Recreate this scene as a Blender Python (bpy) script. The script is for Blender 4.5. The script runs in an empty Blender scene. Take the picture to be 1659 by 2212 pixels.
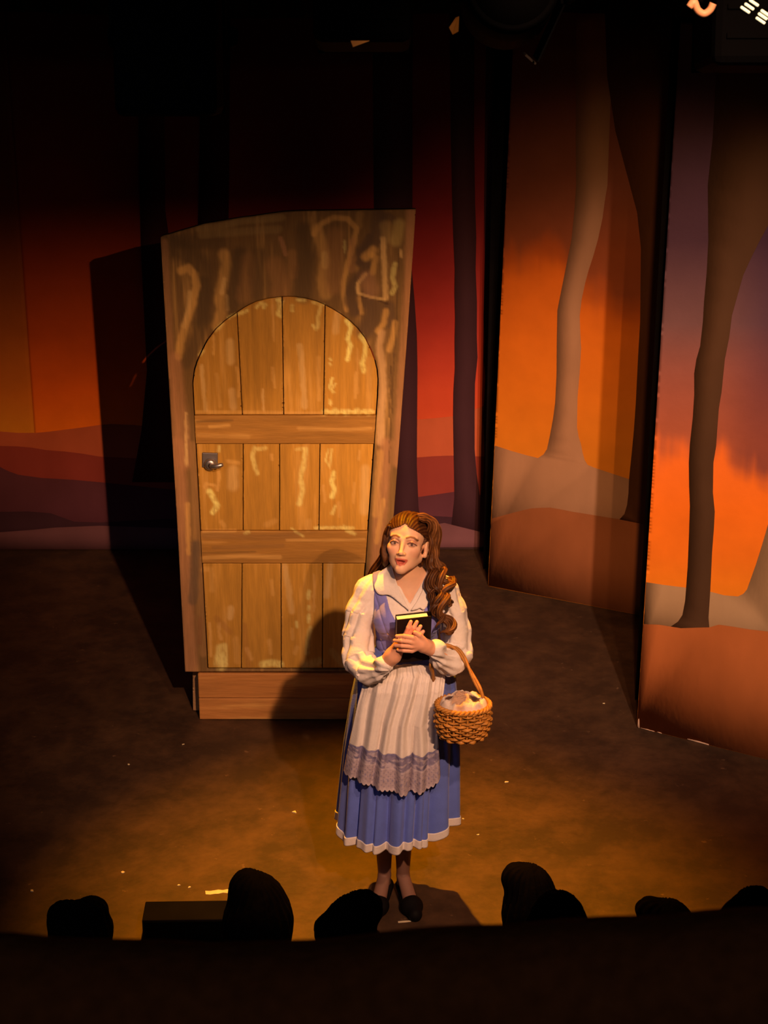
import bpy, bmesh, math, random
import numpy as np
import openvdb
from mathutils import Vector, Matrix
from mathutils.geometry import delaunay_2d_cdt
from math import radians, sin, cos, pi, sqrt, atan2

SC = bpy.context.scene
COL = SC.collection
rng = np.random.default_rng(7)
random.seed(7)

# ------------------------------------------------------------------ camera
FPX, PITCH, CAMH = 3750.0, radians(20), 3.65        # focal length in pixels of the 1659x2212 frame
cam_d = bpy.data.cameras.new('camera')
cam_d.sensor_fit = 'VERTICAL'
cam_d.sensor_height = 36.0
cam_d.lens = FPX / 2212 * 36.0
cam_d.clip_start = 0.05
cam_d.dof.use_dof = True
cam_d.dof.focus_distance = 6.1
cam_d.dof.aperture_fstop = 11.0
cam = bpy.data.objects.new('camera', cam_d)
cam.location = (0, 0, CAMH)
cam.rotation_euler = (pi / 2 - PITCH, 0, 0)
COL.objects.link(cam)
SC.camera = cam

# ------------------------------------------------------------------ world, exposure
w = bpy.data.worlds.new('dark_theatre')
w.use_nodes = True
w.node_tree.nodes['Background'].inputs[0].default_value = (1.0, 0.62, 0.40, 1)
w.node_tree.nodes['Background'].inputs[1].default_value = 0.004
SC.world = w
SC.view_settings.view_transform = 'Standard'
SC.view_settings.look = 'None'
SC.view_settings.gamma = 1.0
SC.view_settings.use_curve_mapping = False
SC.view_settings.exposure = 0.0

# ------------------------------------------------------------------ stage lamps
def spot(name, loc, aim, color, watts, half, blend, radius=0.05):
    d = bpy.data.lights.new(name, 'SPOT')
    d.color = color
    d.energy = watts
    d.spot_size = radians(half * 2)
    d.spot_blend = blend
    d.shadow_soft_size = radius
    o = bpy.data.objects.new(name, d)
    o.location = loc
    o.rotation_euler = (Vector(aim) - Vector(loc)).to_track_quat('-Z', 'Y').to_euler()
    COL.objects.link(o)
    return o

WARM = (1.0, 0.525, 0.29)
DROP_LAMP = (1.06, 0.85, 3.91)                       # front-of-house lamp, beam cut by added blades, see front_lamp()
spot('drop_spot_light', DROP_LAMP, (-0.62, 9.4, 1.05), (1.0, 0.48, 0.19), 1400, 15, 0.8, 0.020)
spot('key_spot_light', (1.05, 0.92, 4.83), (-0.02, 6.10, 1.00), WARM, 1330, 13.5, 1.0)
spot('second_spot_light', (1.36, 1.55, 5.48), (-0.02, 6.0, 0.55), WARM, 430, 12, 0.9)
spot('flat_spot_light', (1.43, 0.60, 4.40), (1.46, 7.8, 0.80), (1.0, 0.60, 0.40), 1750, 12.6, 0.8)
spot('flat_fill_light', (0.70, 3.55, 3.19), (1.20, 8.2, 1.00), (1.0, 0.48, 0.18), 400, 21, 1.0)
spot('amber_back_light', (-0.30, 6.92, 5.25), (0.05, 5.68, 0.0), (1.0, 0.34, 0.0), 2600, 16.5, 1.0)
spot('cool_fill_light', (-1.6, 1.5, 4.3), (0.0, 6.6, 0.6), (0.45, 0.60, 1.0), 42, 24, 0.8, 0.3)

# dim unseen point light added behind the camera to lift the rail
hl = bpy.data.lights.new('added_rail_fill', 'POINT'); hl.energy = 30.0; hl.color = (1.0, 0.55, 0.32); hl.shadow_soft_size = 0.2
ho = bpy.data.objects.new('added_rail_fill', hl); ho.location = (0.3, -1.6, 4.6); COL.objects.link(ho)

# ------------------------------------------------------------------ helpers
def at(px, py, Y):
    u = (px - 829.5) / FPX; v = (py - 1106) / FPX
    d = (u, cos(PITCH) - v * sin(PITCH), -sin(PITCH) - v * cos(PITCH))
    t = Y / d[1]
    return Vector((d[0] * t, Y, CAMH + d[2] * t))
def fl(px, py, z=0.0):
    u = (px - 829.5) / FPX; v = (py - 1106) / FPX
    d = (u, cos(PITCH) - v * sin(PITCH), -sin(PITCH) - v * cos(PITCH))
    t = (z - CAMH) / d[2]
    return Vector((d[0] * t, d[1] * t, z))

def tag(o, label=None, cat=None, group=None, kind=None):
    if label: o['label'] = label
    if cat: o['category'] = cat
    if group: o['group'] = group
    if kind: o['kind'] = kind
    return o
def thing(name, loc, label, cat, group=None, rotz=0.0, kind=None):
    o = bpy.data.objects.new(name, None)
    o.empty_display_size = 0.1
    o.location = loc; o.rotation_euler = (0, 0, rotz)
    COL.objects.link(o)
    return tag(o, label, cat, group, kind)
def mesh_obj(name, V, F, m, parent=None, smooth=True, colors=None, label=None):
    me = bpy.data.meshes.new(name)
    V = np.asarray(V, dtype=np.float32)
    if isinstance(F, np.ndarray):
        n, k = F.shape
        me.vertices.add(len(V)); me.vertices.foreach_set('co', V.ravel())
        me.loops.add(n * k); me.loops.foreach_set('vertex_index', F.astype(np.int32).ravel())
        me.polygons.add(n)
        me.polygons.foreach_set('loop_start', np.arange(0, n * k, k, dtype=np.int32))
        me.polygons.foreach_set('loop_total', np.full(n, k, dtype=np.int32))
        me.update(calc_edges=True)
    else:
        me.from_pydata([tuple(float(c) for c in v) for v in V], [], [tuple(int(i) for i in f) for f in F])
    me.validate()
    if colors is not None:
        c = np.ones((len(V), 4), np.float32); c[:, :3] = np.clip(colors, 0, 1)
        a = me.color_attributes.new('Col', 'FLOAT_COLOR', 'POINT')
        a.data.foreach_set('color', c.ravel())
    me.materials.append(m)
    if smooth:
        me.polygons.foreach_set('use_smooth', np.ones(len(me.polygons), bool))
    o = bpy.data.objects.new(name, me)
    COL.objects.link(o)
    if parent: o.parent = parent
    if label: o['label'] = label
    return o

class MB:
    """collects simple solids into one mesh"""
    def __init__(s): s.v = []; s.f = []
    def add(s, V, F):
        b = len(s.v); s.v += [tuple(v) for v in V]; s.f += [tuple(i + b for i in f) for f in F]; return s
    def box(s, c, size, rot=None, bev=0.0):
        bm = bmesh.new()
        bmesh.ops.create_cube(bm, size=1.0)
        for v in bm.verts: v.co = Vector((v.co.x * size[0], v.co.y * size[1], v.co.z * size[2]))
        if bev: bmesh.ops.bevel(bm, geom=bm.edges[:], offset=bev, segments=2, affect='EDGES', profile=0.5)
        R = rot if rot is not None else Matrix.Identity(3)
        V = [R @ v.co + Vector(c) for v in bm.verts]
        bm.verts.index_update()
        F = [[v.index for v in f.verts] for f in bm.faces]
        bm.free()
        return s.add(V, F)
    def tube(s, pts, r, n=10, caps=True, lobes=0, lamp=0.0, closed=False, flat=1.0):
        V, F = tube_geo(pts, r, n, caps, lobes, lamp, closed, flat)
        return s.add(V, F)
    def lathe(s, prof, c=(0, 0, 0), axis='z', n=24, R=None):
        V = []; F = []
        for (r, h) in prof:
            for k in range(n):
                a = 2 * pi * k / n
                p = Vector((r * cos(a), r * sin(a), h))
                if R is not None: p = R @ p
                V.append(p + Vector(c))
        for i in range(len(prof) - 1):
            for k in range(n):
                F.append((i * n + k, i * n + (k + 1) % n, (i + 1) * n + (k + 1) % n, (i + 1) * n + k))
        F.append(tuple(reversed(range(n))))
        F.append(tuple((len(prof) - 1) * n + k for k in range(n)))
        return s.add(V, F)
    def build(s, name, m, parent=None, smooth=False, label=None):
        return mesh_obj(name, s.v, s.f, m, parent, smooth, label=label)

def tube_geo(pts, r, n=10, caps=True, lobes=0, lamp=0.0, closed=False, flat=1.0):
    P = [Vector(p) for p in pts]; N = len(P)
    rr = r if hasattr(r, '__len__') else [r] * N
    V = []; F = []
    prev = None
    for i in range(N):
        if closed: t = P[(i + 1) % N] - P[i - 1]
        else: t = P[min(i + 1, N - 1)] - P[max(i - 1, 0)]
        t.normalize()
        if prev is None:
            up = Vector((0, 0, 1)) if abs(t.z) < 0.9 else Vector((0, 1, 0))
            a = t.cross(up).normalized()
        else:
            a = (prev - t * prev.dot(t)).normalized()
        prev = a
        b = t.cross(a)
        for k in range(n):
            th = 2 * pi * k / n
            q = rr[i] * (1 + lamp * cos(lobes * th))
            V.append(P[i] + a * (q * cos(th)) + b * (q * flat * sin(th)))
    for i in range(N if closed else N - 1):
        for k in range(n):
            j = (i + 1) % N
            F.append((i * n + k, i * n + (k + 1) % n, j * n + (k + 1) % n, j * n + k))
    if caps and not closed:
        F.append(tuple(reversed(range(n)))); F.append(tuple((N - 1) * n + k for k in range(n)))
    return V, F

def spline(pts, n):
    """Catmull-Rom through pts, n samples"""
    P = np.array([tuple(p) for p in pts], float)
    P = np.vstack([2 * P[0] - P[1], P, 2 * P[-1] - P[-2]])
    m = len(P) - 3
    out = []
    for t in np.linspace(0, m - 1e-9, n):
        i = int(t); f = t - i
        p0, p1, p2, p3 = P[i:i + 4]
        out.append(0.5 * (2 * p1 + (p2 - p0) * f + (2 * p0 - 5 * p1 + 4 * p2 - p3) * f * f + (3 * p1 - p0 - 3 * p2 + p3) * f ** 3))
    return np.array(out)

def vnoise(x, y, seed=0):
    x = np.asarray(x, float); y = np.asarray(y, float)
    xi = np.floor(x).astype(np.int64); yi = np.floor(y).astype(np.int64)
    fx = x - xi; fy = y - yi
    fx = fx * fx * (3 - 2 * fx); fy = fy * fy * (3 - 2 * fy)
    def h(a, b):
        n = (a * 374761393 + b * 668265263 + seed * 982451653) & 0x7fffffff
        n = ((n ^ (n >> 13)) * 1274126177) & 0x7fffffff
        return ((n ^ (n >> 16)) & 0xffff) / 65535.0
    return (h(xi, yi) * (1 - fx) + h(xi + 1, yi) * fx) * (1 - fy) + (h(xi, yi + 1) * (1 - fx) + h(xi + 1, yi + 1) * fx) * fy
def fbm(x, y, seed=0, oct=3):
    s = 0; a = 0.5
    for o in range(oct):
        s = s + a * vnoise(x * 2 ** o, y * 2 ** o, seed + o); a *= 0.5
    return s / (1 - 0.5 ** oct)
def sstep(a, b, x):
    t = np.clip((x - a) / (b - a), 0, 1)
    return t * t * (3 - 2 * t)
def lerp(a, b, t):
    return a + (b - a) * t
def ramp(t, stops):
    """piecewise linear colours; t array, stops [(pos, rgb)]"""
    xs = [s[0] for s in stops]
    return np.stack([np.interp(t, xs, [s[1][c] for s in stops]) for c in range(3)], -1)

def inpoly(P, poly):
    x, y = P[:, 0], P[:, 1]
    r = np.zeros(len(P), bool)
    n = len(poly)
    for i in range(n):
        x0, y0 = poly[i]; x1, y1 = poly[(i + 1) % n]
        c = (y0 > y) != (y1 > y)
        with np.errstate(divide='ignore', invalid='ignore'):
            xx = (x1 - x0) * (y - y0) / (y1 - y0 + 1e-30) + x0
        r ^= c & (x < xx)
    return r
def seg_sample(poly, step):
    out = []
    n = len(poly)
    for i in range(n):
        a = np.array(poly[i], float); b = np.array(poly[(i + 1) % n], float)
        k = max(1, int(np.hypot(*(b - a)) / step))
        for j in range(k): out.append(tuple(a + (b - a) * j / k))
    return out
def plate(outline, y0, thick, step=None, holes=(), yfun=None, sub=None):
    """a solid slab in local (x, z): front face at y0 (towards -y), back at y0 + thick"""
    loops = [seg_sample(outline, sub) if sub else [tuple(p) for p in outline]]
    for h in holes: loops.append(seg_sample(h, sub) if sub else [tuple(p) for p in h])
    pts = []; edges = []
    for L in loops:
        b = len(pts); pts += L
        edges += [(b + i, b + (i + 1) % len(L)) for i in range(len(L))]
    nb = len(pts)
    if step:
        A = np.array(loops[0]); lo = A.min(0); hi = A.max(0)
        gx = np.arange(lo[0] + step / 2, hi[0], step); gz = np.arange(lo[1] + step / 2, hi[1], step)
        G = np.stack(np.meshgrid(gx, gz), -1).reshape(-1, 2)
        ok = inpoly(G, loops[0])
        for h in loops[1:]: ok &= ~inpoly(G, h)
        # keep clear of the boundary
        B = np.array(pts)
        G = G[ok]
        if len(G):
            near = np.zeros(len(G), bool)
            for e0 in range(0, len(B), 400):
                Bc = B[e0:e0 + 400]
                for g0 in range(0, len(G), 4000):
                    d = ((G[g0:g0 + 4000, None, :] - Bc[None]) ** 2).sum(-1).min(1)
                    near[g0:g0 + 4000] |= d < (0.3 * step) ** 2
            G = G[~near]
        pts += [tuple(g) for g in G]
    V2, E2, F2, *_ = delaunay_2d_cdt([Vector(p) for p in pts], edges, [], 0, 1e-7)
    V2 = np.array([(v.x, v.y) for v in V2])
    T = np.array([f for f in F2 if len(f) == 3])
    C = V2[T].mean(1)
    ok = inpoly(C, loops[0])
    for h in loops[1:]: ok &= ~inpoly(C, h)
    T = T[ok]
    # front triangles wind so that normals face -y
    a = V2[T]
    cr = (a[:, 1, 0] - a[:, 0, 0]) * (a[:, 2, 1] - a[:, 0, 1]) - (a[:, 1, 1] - a[:, 0, 1]) * (a[:, 2, 0] - a[:, 0, 0])
    T[cr < 0] = T[cr < 0][:, ::-1]
    n = len(V2)
    yf = np.full(n, y0) if yfun is None else yfun(V2[:, 0], V2[:, 1])
    Vf = np.stack([V2[:, 0], yf, V2[:, 1]], -1)
    Vb = np.stack([V2[:, 0], yf + thick, V2[:, 1]], -1)
    # boundary edges
    from collections import Counter
    ec = {}
    for t in T:
        for i in range(3):
            e = (int(t[i]), int(t[(i + 1) % 3]))
            ec[e] = 1
    bnd = [e for e in ec if (e[1], e[0]) not in ec]
    if yfun is None:                       # flat back: reuse only the outline, keep it cheap
        Bt = T[:, ::-1] + n
    else:
        Bt = T[:, ::-1] + n
    S = []
    for (i, j) in bnd:
        S.append((j, i, i + n)); S.append((j, i + n, j + n))
    F = np.vstack([T, Bt, np.array(S, dtype=int).reshape(-1, 3)])
    return np.vstack([Vf, Vb]), F

# ------------------------------------------------------------------ signed-distance modelling
class Vol:
    def __init__(s, lo, hi, h):
        s.lo = np.array(lo, float); s.h = h
        n = np.ceil((np.array(hi) - s.lo) / h).astype(int) + 1
        s.n = n
        s.ax = [s.lo[i] + h * np.arange(n[i]) for i in range(3)]
        s.d = np.full(n, 1.0, np.float32)
    def _sub(s, lo, hi, m):
        i0 = np.maximum(np.floor((np.array(lo) - m - s.lo) / s.h).astype(int), 0)
        i1 = np.minimum(np.ceil((np.array(hi) + m - s.lo) / s.h).astype(int) + 1, s.n)
        if (i1 <= i0).any(): return None, None
        sl = tuple(slice(a, b) for a, b in zip(i0, i1))
        X = s.ax[0][sl[0]][:, None, None]; Y = s.ax[1][sl[1]][None, :, None]; Z = s.ax[2][sl[2]][None, None, :]
        return sl, (X, Y, Z)
    def _comb(s, sl, dn, k, op):
        a = s.d[sl]
        if op == 'u':
            hh = np.maximum(k - np.abs(a - dn), 0) / k
            s.d[sl] = np.minimum(a, dn) - hh * hh * k * 0.25
        else:
            b = -dn
            hh = np.maximum(k - np.abs(a - b), 0) / k
            s.d[sl] = np.maximum(a, b) + hh * hh * k * 0.25
    def cap(s, a, b, ra, rb=None, k=0.01, op='u'):
        rb = ra if rb is None else rb
        a = np.array(tuple(a), float); b = np.array(tuple(b), float)
        m = max(ra, rb) + k + 4 * s.h
        sl, P = s._sub(np.minimum(a, b), np.maximum(a, b), m)
        if sl is None: return s
        ba = b - a; L = max(ba @ ba, 1e-12)
        px, py, pz = P[0] - a[0], P[1] - a[1], P[2] - a[2]
        t = np.clip((px * ba[0] + py * ba[1] + pz * ba[2]) / L, 0, 1)
        d = np.sqrt((px - t * ba[0]) ** 2 + (py - t * ba[1]) ** 2 + (pz - t * ba[2]) ** 2) - (ra + (rb - ra) * t)
        s._comb(sl, d.astype(np.float32), k, op)
        return s
    def chain(s, pts, rs, k=0.008):
        for i in range(len(pts) - 1): s.cap(pts[i], pts[i + 1], rs[i], rs[i + 1], k)
        return s
    def ell(s, c, r, R=None, k=0.01, op='u'):
        c = np.array(tuple(c), float); r = np.array(r, float)
        m = r.max() if R is not None else r
        sl, P = s._sub(c - m, c + m, k + 4 * s.h)
        if sl is None: return s
        q = [P[0] - c[0], P[1] - c[1], P[2] - c[2]]
        if R is not None:
            M = np.array(R)     # columns are the local axes
            q = [q[0] * M[0, i] + q[1] * M[1, i] + q[2] * M[2, i] for i in range(3)]
        k0 = np.sqrt((q[0] / r[0]) ** 2 + (q[1] / r[1]) ** 2 + (q[2] / r[2]) ** 2)
        k1 = np.sqrt((q[0] / r[0] ** 2) ** 2 + (q[1] / r[1] ** 2) ** 2 + (q[2] / r[2] ** 2) ** 2)
        d = k0 * (k0 - 1) / np.maximum(k1, 1e-6)
        s._comb(sl, d.astype(np.float32), k, op)
        return s
    def cut(s, fun):
        """keep only where fun(X,Y,Z) < 0"""
        X = s.ax[0][:, None, None]; Y = s.ax[1][None, :, None]; Z = s.ax[2][None, None, :]
        s.d = np.maximum(s.d, fun(X, Y, Z).astype(np.float32))
        return s
    def front(s, x, z):
        """y of the first surface met from -y"""
        x = np.atleast_1d(x); z = np.atleast_1d(z)
        i = np.clip(((x - s.lo[0]) / s.h).round().astype(int), 0, s.n[0] - 1)
        k = np.clip(((z - s.lo[2]) / s.h).round().astype(int), 0, s.n[2] - 1)
        col = s.d[i, :, k] < 0
        j = col.argmax(1)
        y = s.ax[1][j]
        y[~col.any(1)] = np.nan
        return y
    def mesh(s):
        bg = 3 * s.h
        g = openvdb.FloatGrid(bg)
        g.copyFromArray(np.clip(s.d, -bg, bg).astype(np.float32))
        p, q = g.convertToQuads(isovalue=0.0)
        p = np.asarray(p, float) * s.h + s.lo
        q = np.asarray(q).astype(np.int64)
        a = p[q]
        vol = (a[:, 0] * np.cross(a[:, 1], a[:, 2])).sum() + (a[:, 0] * np.cross(a[:, 2], a[:, 3])).sum()
        if vol < 0: q = q[:, ::-1]
        return p, np.ascontiguousarray(q)
def vnormals(V, Q):
    a = V[Q]
    n = np.cross(a[:, 2] - a[:, 0], a[:, 3] - a[:, 1])
    N = np.zeros_like(V)
    for i in range(4): np.add.at(N, Q[:, i], n)
    return N / np.maximum(np.linalg.norm(N, axis=1, keepdims=True), 1e-12)

# ------------------------------------------------------------------ materials
def mat(name, rgb=None, rough=0.7, spec=0.3, noise=0.0, nscale=20.0, bump=0.0, bscale=60.0, stretch=(1, 1, 1), emit=None, metal=0.0, sheen=0.0, sss=0.0):
    """rgb None: the colour comes from the painted vertex attribute"""
    m = bpy.data.materials.new(name); m.use_nodes = True
    nt = m.node_tree; N = nt.nodes; L = nt.links
    b = N['Principled BSDF']
    b.inputs['Roughness'].default_value = rough
    b.inputs['Specular IOR Level'].default_value = spec
    b.inputs['Metallic'].default_value = metal
    if sheen: b.inputs['Sheen Weight'].default_value = sheen
    if sss:
        b.inputs['Subsurface Weight'].default_value = sss
        b.inputs['Subsurface Radius'].default_value = (0.012, 0.004, 0.002)
        b.inputs['Subsurface Scale'].default_value = 0.6
    tc = N.new('ShaderNodeTexCoord'); mp = N.new('ShaderNodeMapping')
    mp.inputs['Scale'].default_value = stretch
    L.new(tc.outputs['Object'], mp.inputs['Vector'])
    if rgb is None:
        at_ = N.new('ShaderNodeAttribute'); at_.attribute_name = 'Col'; src = at_.outputs['Color']
    else:
        c = N.new('ShaderNodeRGB'); c.outputs[0].default_value = (*rgb, 1); src = c.outputs[0]
    if noise:
        t = N.new('ShaderNodeTexNoise'); t.inputs['Scale'].default_value = nscale; t.inputs['Detail'].default_value = 5
        L.new(mp.outputs[0], t.inputs['Vector'])
        r = N.new('ShaderNodeMapRange'); r.inputs[1].default_value = 0.25; r.inputs[2].default_value = 0.75
        r.inputs[3].default_value = 1 - noise; r.inputs[4].default_value = 1 + noise
        L.new(t.outputs['Fac'], r.inputs[0])
        mx = N.new('ShaderNodeVectorMath'); mx.operation = 'SCALE'
        L.new(src, mx.inputs[0]); L.new(r.outputs[0], mx.inputs['Scale'])
        src = mx.outputs[0]
    L.new(src, b.inputs['Base Color'])
    if bump:
        t2 = N.new('ShaderNodeTexNoise'); t2.inputs['Scale'].default_value = bscale; t2.inputs['Detail'].default_value = 6
        L.new(mp.outputs[0], t2.inputs['Vector'])
        bp = N.new('ShaderNodeBump'); bp.inputs['Strength'].default_value = bump; bp.inputs['Distance'].default_value = 0.004
        L.new(t2.outputs['Fac'], bp.inputs['Height']); L.new(bp.outputs[0], b.inputs['Normal'])
    if emit:
        b.inputs['Emission Color'].default_value = (*emit[0], 1); b.inputs['Emission Strength'].default_value = emit[1]
    return m
M = {}
M['paint'] = mat('scenic_paint', None, 0.85, 0.15, 0.06, 9, 0.25, 40)
M['woodpaint'] = mat('wood_paint', None, 0.62, 0.3, 0.12, 16, 0.35, 30, (7, 7, 0.7))
M['railpaint'] = mat('rail_wood_paint', None, 0.62, 0.3, 0.12, 16, 0.35, 30, (0.7, 7, 7))
M['black'] = mat('black_metal', (0.0008, 0.0008, 0.001), 0.8, 0.015)
M['blackcloth'] = mat('black_cloth', (0.006, 0.005, 0.006), 0.95, 0.05, 0.3, 8)
M['chrome'] = mat('dull_metal', (0.42, 0.40, 0.42), 0.35, 0.5, metal=0.85)
M['iron'] = mat('dark_plate_metal', (0.16, 0.15, 0.17), 0.5, 0.4, metal=0.4)
M['skin'] = mat('skin', None, 0.5, 0.35, 0.03, 40, sss=0.12)
M['hair'] = mat('brown_hair', None, 0.52, 0.25, 0.45, 28, 0.6, 60, (1, 1, 1))
M['white'] = mat('white_cotton', (0.74, 0.68, 0.66), 0.85, 0.15, 0.05, 30, 0.25, 140, sheen=0.15)
M['whitecol'] = mat('white_cotton_painted', None, 0.85, 0.15, 0.05, 30, 0.2, 140, sheen=0.15)
M['blue'] = mat('blue_cotton', (0.115, 0.175, 0.62), 0.8, 0.2, 0.08, 25, 0.2, 160, sheen=0.2)
M['bluetop'] = mat('blue_bodice_cotton', (0.20, 0.205, 0.60), 0.8, 0.2, 0.08, 25, 0.2, 160, sheen=0.2)
M['lace'] = mat('lace', None, 0.9, 0.1, 0.10, 60, 0.6, 90)
M['cover'] = mat('dark_book_cloth', (0.012, 0.006, 0.0055), 0.6, 0.2, 0.15, 60, 0.2, 120)
M['pages'] = mat('book_pages', (0.72, 0.66, 0.56), 0.85, 0.15, 0.12, 90, stretch=(1, 40, 1))
M['wicker'] = mat('wicker', (0.46, 0.20, 0.036), 0.5, 0.35, 0.30, 45, 0.4, 80)
M['wickerdark'] = mat('wicker_inside', (0.30, 0.15, 0.045), 0.7, 0.2, 0.3, 45)
M['shoe'] = mat('black_shoe', (0.004, 0.003, 0.003), 0.7, 0.12)
M['eye'] = mat('eyeball', None, 0.25, 0.5)
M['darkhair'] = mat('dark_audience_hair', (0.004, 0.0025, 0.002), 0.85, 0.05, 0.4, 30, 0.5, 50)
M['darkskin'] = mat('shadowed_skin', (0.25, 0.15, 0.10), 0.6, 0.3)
M['darkcoat'] = mat('dark_clothing', (0.012, 0.010, 0.010), 0.9, 0.1, 0.3, 10)
M['orangelit'] = mat('orange_lit_metal', (0.75, 0.36, 0.08), 0.5, 0.3)  # orange of the lamp light put into the colour, for flap and glint
M['slot'] = mat('lamp_light_slot', (0.9, 0.9, 0.7), 0.5, 0.3, emit=((1.0, 0.93, 0.60), 0.60))
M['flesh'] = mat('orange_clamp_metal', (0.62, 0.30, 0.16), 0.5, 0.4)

# ================================================================== THE SETTING
def prv(x, y, z):
    """where a spot of paint falls in the frame of the photograph (used to lay out the painted designs)"""
    dz = z - CAMH
    dep = y * cos(PITCH) - dz * sin(PITCH); dn = -y * sin(PITCH) - dz * cos(PITCH)
    return 829.5 + FPX * x / dep, 1106 + FPX * dn / dep

def floor_mat():
    m = bpy.data.materials.new('black_stage_paint'); m.use_nodes = True
    nt = m.node_tree; N = nt.nodes; L = nt.links; b = N['Principled BSDF']
    tc = N.new('ShaderNodeTexCoord')
    def noise(scale, detail, lo, hi, rough=0.5):
        t = N.new('ShaderNodeTexNoise'); t.inputs['Scale'].default_value = scale; t.inputs['Detail'].default_value = detail
        t.inputs['Roughness'].default_value = rough
        L.new(tc.outputs['Object'], t.inputs['Vector'])
        r = N.new('ShaderNodeMapRange'); r.inputs[1].default_value = lo; r.inputs[2].default_value = hi
        L.new(t.outputs['Fac'], r.inputs[0]); return r.outputs[0]
    worn = noise(5.0, 8, 0.40, 0.66, 0.72)
    scuff = noise(22, 4, 0.68, 0.76, 0.6)
    c1 = N.new('ShaderNodeMix'); c1.data_type = 'RGBA'
    c1.inputs['A'].default_value = (0.034, 0.016, 0.0075, 1); c1.inputs['B'].default_value = (0.088, 0.043, 0.019, 1)
    L.new(worn, c1.inputs['Factor'])
    c2 = N.new('ShaderNodeMix'); c2.data_type = 'RGBA'
    L.new(c1.outputs['Result'], c2.inputs['A']); c2.inputs['B'].default_value = (0.17, 0.095, 0.05, 1)
    L.new(scuff, c2.inputs['Factor'])
    L.new(c2.outputs['Result'], b.inputs['Base Color'])
    b.inputs['Roughness'].default_value = 0.62
    b.inputs['Specular IOR Level'].default_value = 0.6
    t2 = N.new('ShaderNodeTexNoise'); t2.inputs['Scale'].default_value = 45; t2.inputs['Detail'].default_value = 6
    L.new(tc.outputs['Object'], t2.inputs['Vector'])
    bp = N.new('ShaderNodeBump'); bp.inputs['Strength'].default_value = 0.35; bp.inputs['Distance'].default_value = 0.004
    L.new(t2.outputs['Fac'], bp.inputs['Height']); L.new(bp.outputs[0], b.inputs['Normal'])
    return m
M['floor'] = floor_mat()
M['fascia'] = mat('dark_room_paint', (0.012, 0.010, 0.009), 0.95, 0.05, 0.3, 4)
M['rail'] = mat('dark_brown_rail_cloth', (0.10, 0.055, 0.030), 0.95, 0.05, 0.25, 60, 0.3, 120)

def slab(name, lo, hi, m, label, kind='structure', bev=0.0):
    c = [(a + b) / 2 for a, b in zip(lo, hi)]; s = [b - a for a, b in zip(lo, hi)]
    o = MB().box((0, 0, 0), s, bev=bev).build(name, m)
    o.location = c
    return tag(o, label, None, None, kind)
slab('floor', (-4, 5.33, -0.12), (4, 9.9, 0), M['floor'], 'black painted stage floor, worn and scuffed')
slab('auditorium_floor', (-4, -2.5, -0.67), (4, 5.31, -0.55), M['fascia'], 'dark floor of the auditorium below the stage')
slab('trim_1', (-4, 5.31, -0.55), (4, 5.33, 0.0), M['fascia'], 'black front face of the stage edge')
slab('wall_back', (-4, 9.9, -0.67), (4, 10.0, 6.5), M['fascia'], 'black back wall behind the painted backdrop')
slab('wall_left', (-4.1, -2.5, -0.67), (-4, 10, 6.5), M['fascia'], 'black side wall at the left of the stage')
slab('wall_right', (4, -2.5, -0.67), (4.1, 10, 6.5), M['fascia'], 'black side wall at the right of the stage')
slab('wall_front', (-4, -2.6, -0.67), (4, -2.5, 6.5), M['fascia'], 'black wall at the rear of the auditorium')
slab('ceiling', (-4.1, -2.6, 6.5), (4.1, 10, 6.6), M['fascia'], 'black ceiling above the stage and seats')

# near rail of the gallery the picture is taken from
def balcony_rail():
    mb = MB()
    n = 180
    pts = []
    for i in range(n):
        x = -3.9 + 7.8 * i / (n - 1)
        pxx = 829.5 + x / 1.53 * FPX
        ztop = np.interp(pxx, [-400, 0, 240, 640, 800, 1090, 1500, 1659, 2200], [2.788, 2.790, 2.783, 2.780, 2.791, 2.800, 2.812, 2.817, 2.825])
        pts.append((x, float(ztop) + 0.0015 * sin(i * 2.1)))
    prof = [(-0.06, -0.5), (-0.06, -0.045), (-0.045, -0.014), (-0.015, -0.001), (0.015, -0.001), (0.045, -0.014), (0.06, -0.045), (0.06, -0.5)]
    V = []; F = []
    for (x, z) in pts:
        for (py, pz) in prof: V.append((x, py, z + pz))
    k = len(prof)
    for i in range(n - 1):
        for j in range(k):
            F.append((i * k + j, i * k + (j + 1) % k, (i + 1) * k + (j + 1) % k, (i + 1) * k + j))
    F.append(tuple(reversed(range(k)))); F.append(tuple((n - 1) * k + j for j in range(k)))
    r = thing('balcony_rail', (0, 1.27, -0.55), 'dark brown cloth covered balcony rail across the bottom of the view', 'rail')
    V = [(x, y, z + 0.55) for x, y, z in V]
    mesh_obj('padded_top', V, F, M['rail'], r)
    MB().box((0, 0, 1.42), (7.78, 0.10, 2.84)).build('parapet', M['fascia'], r)
balcony_rail()

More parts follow.
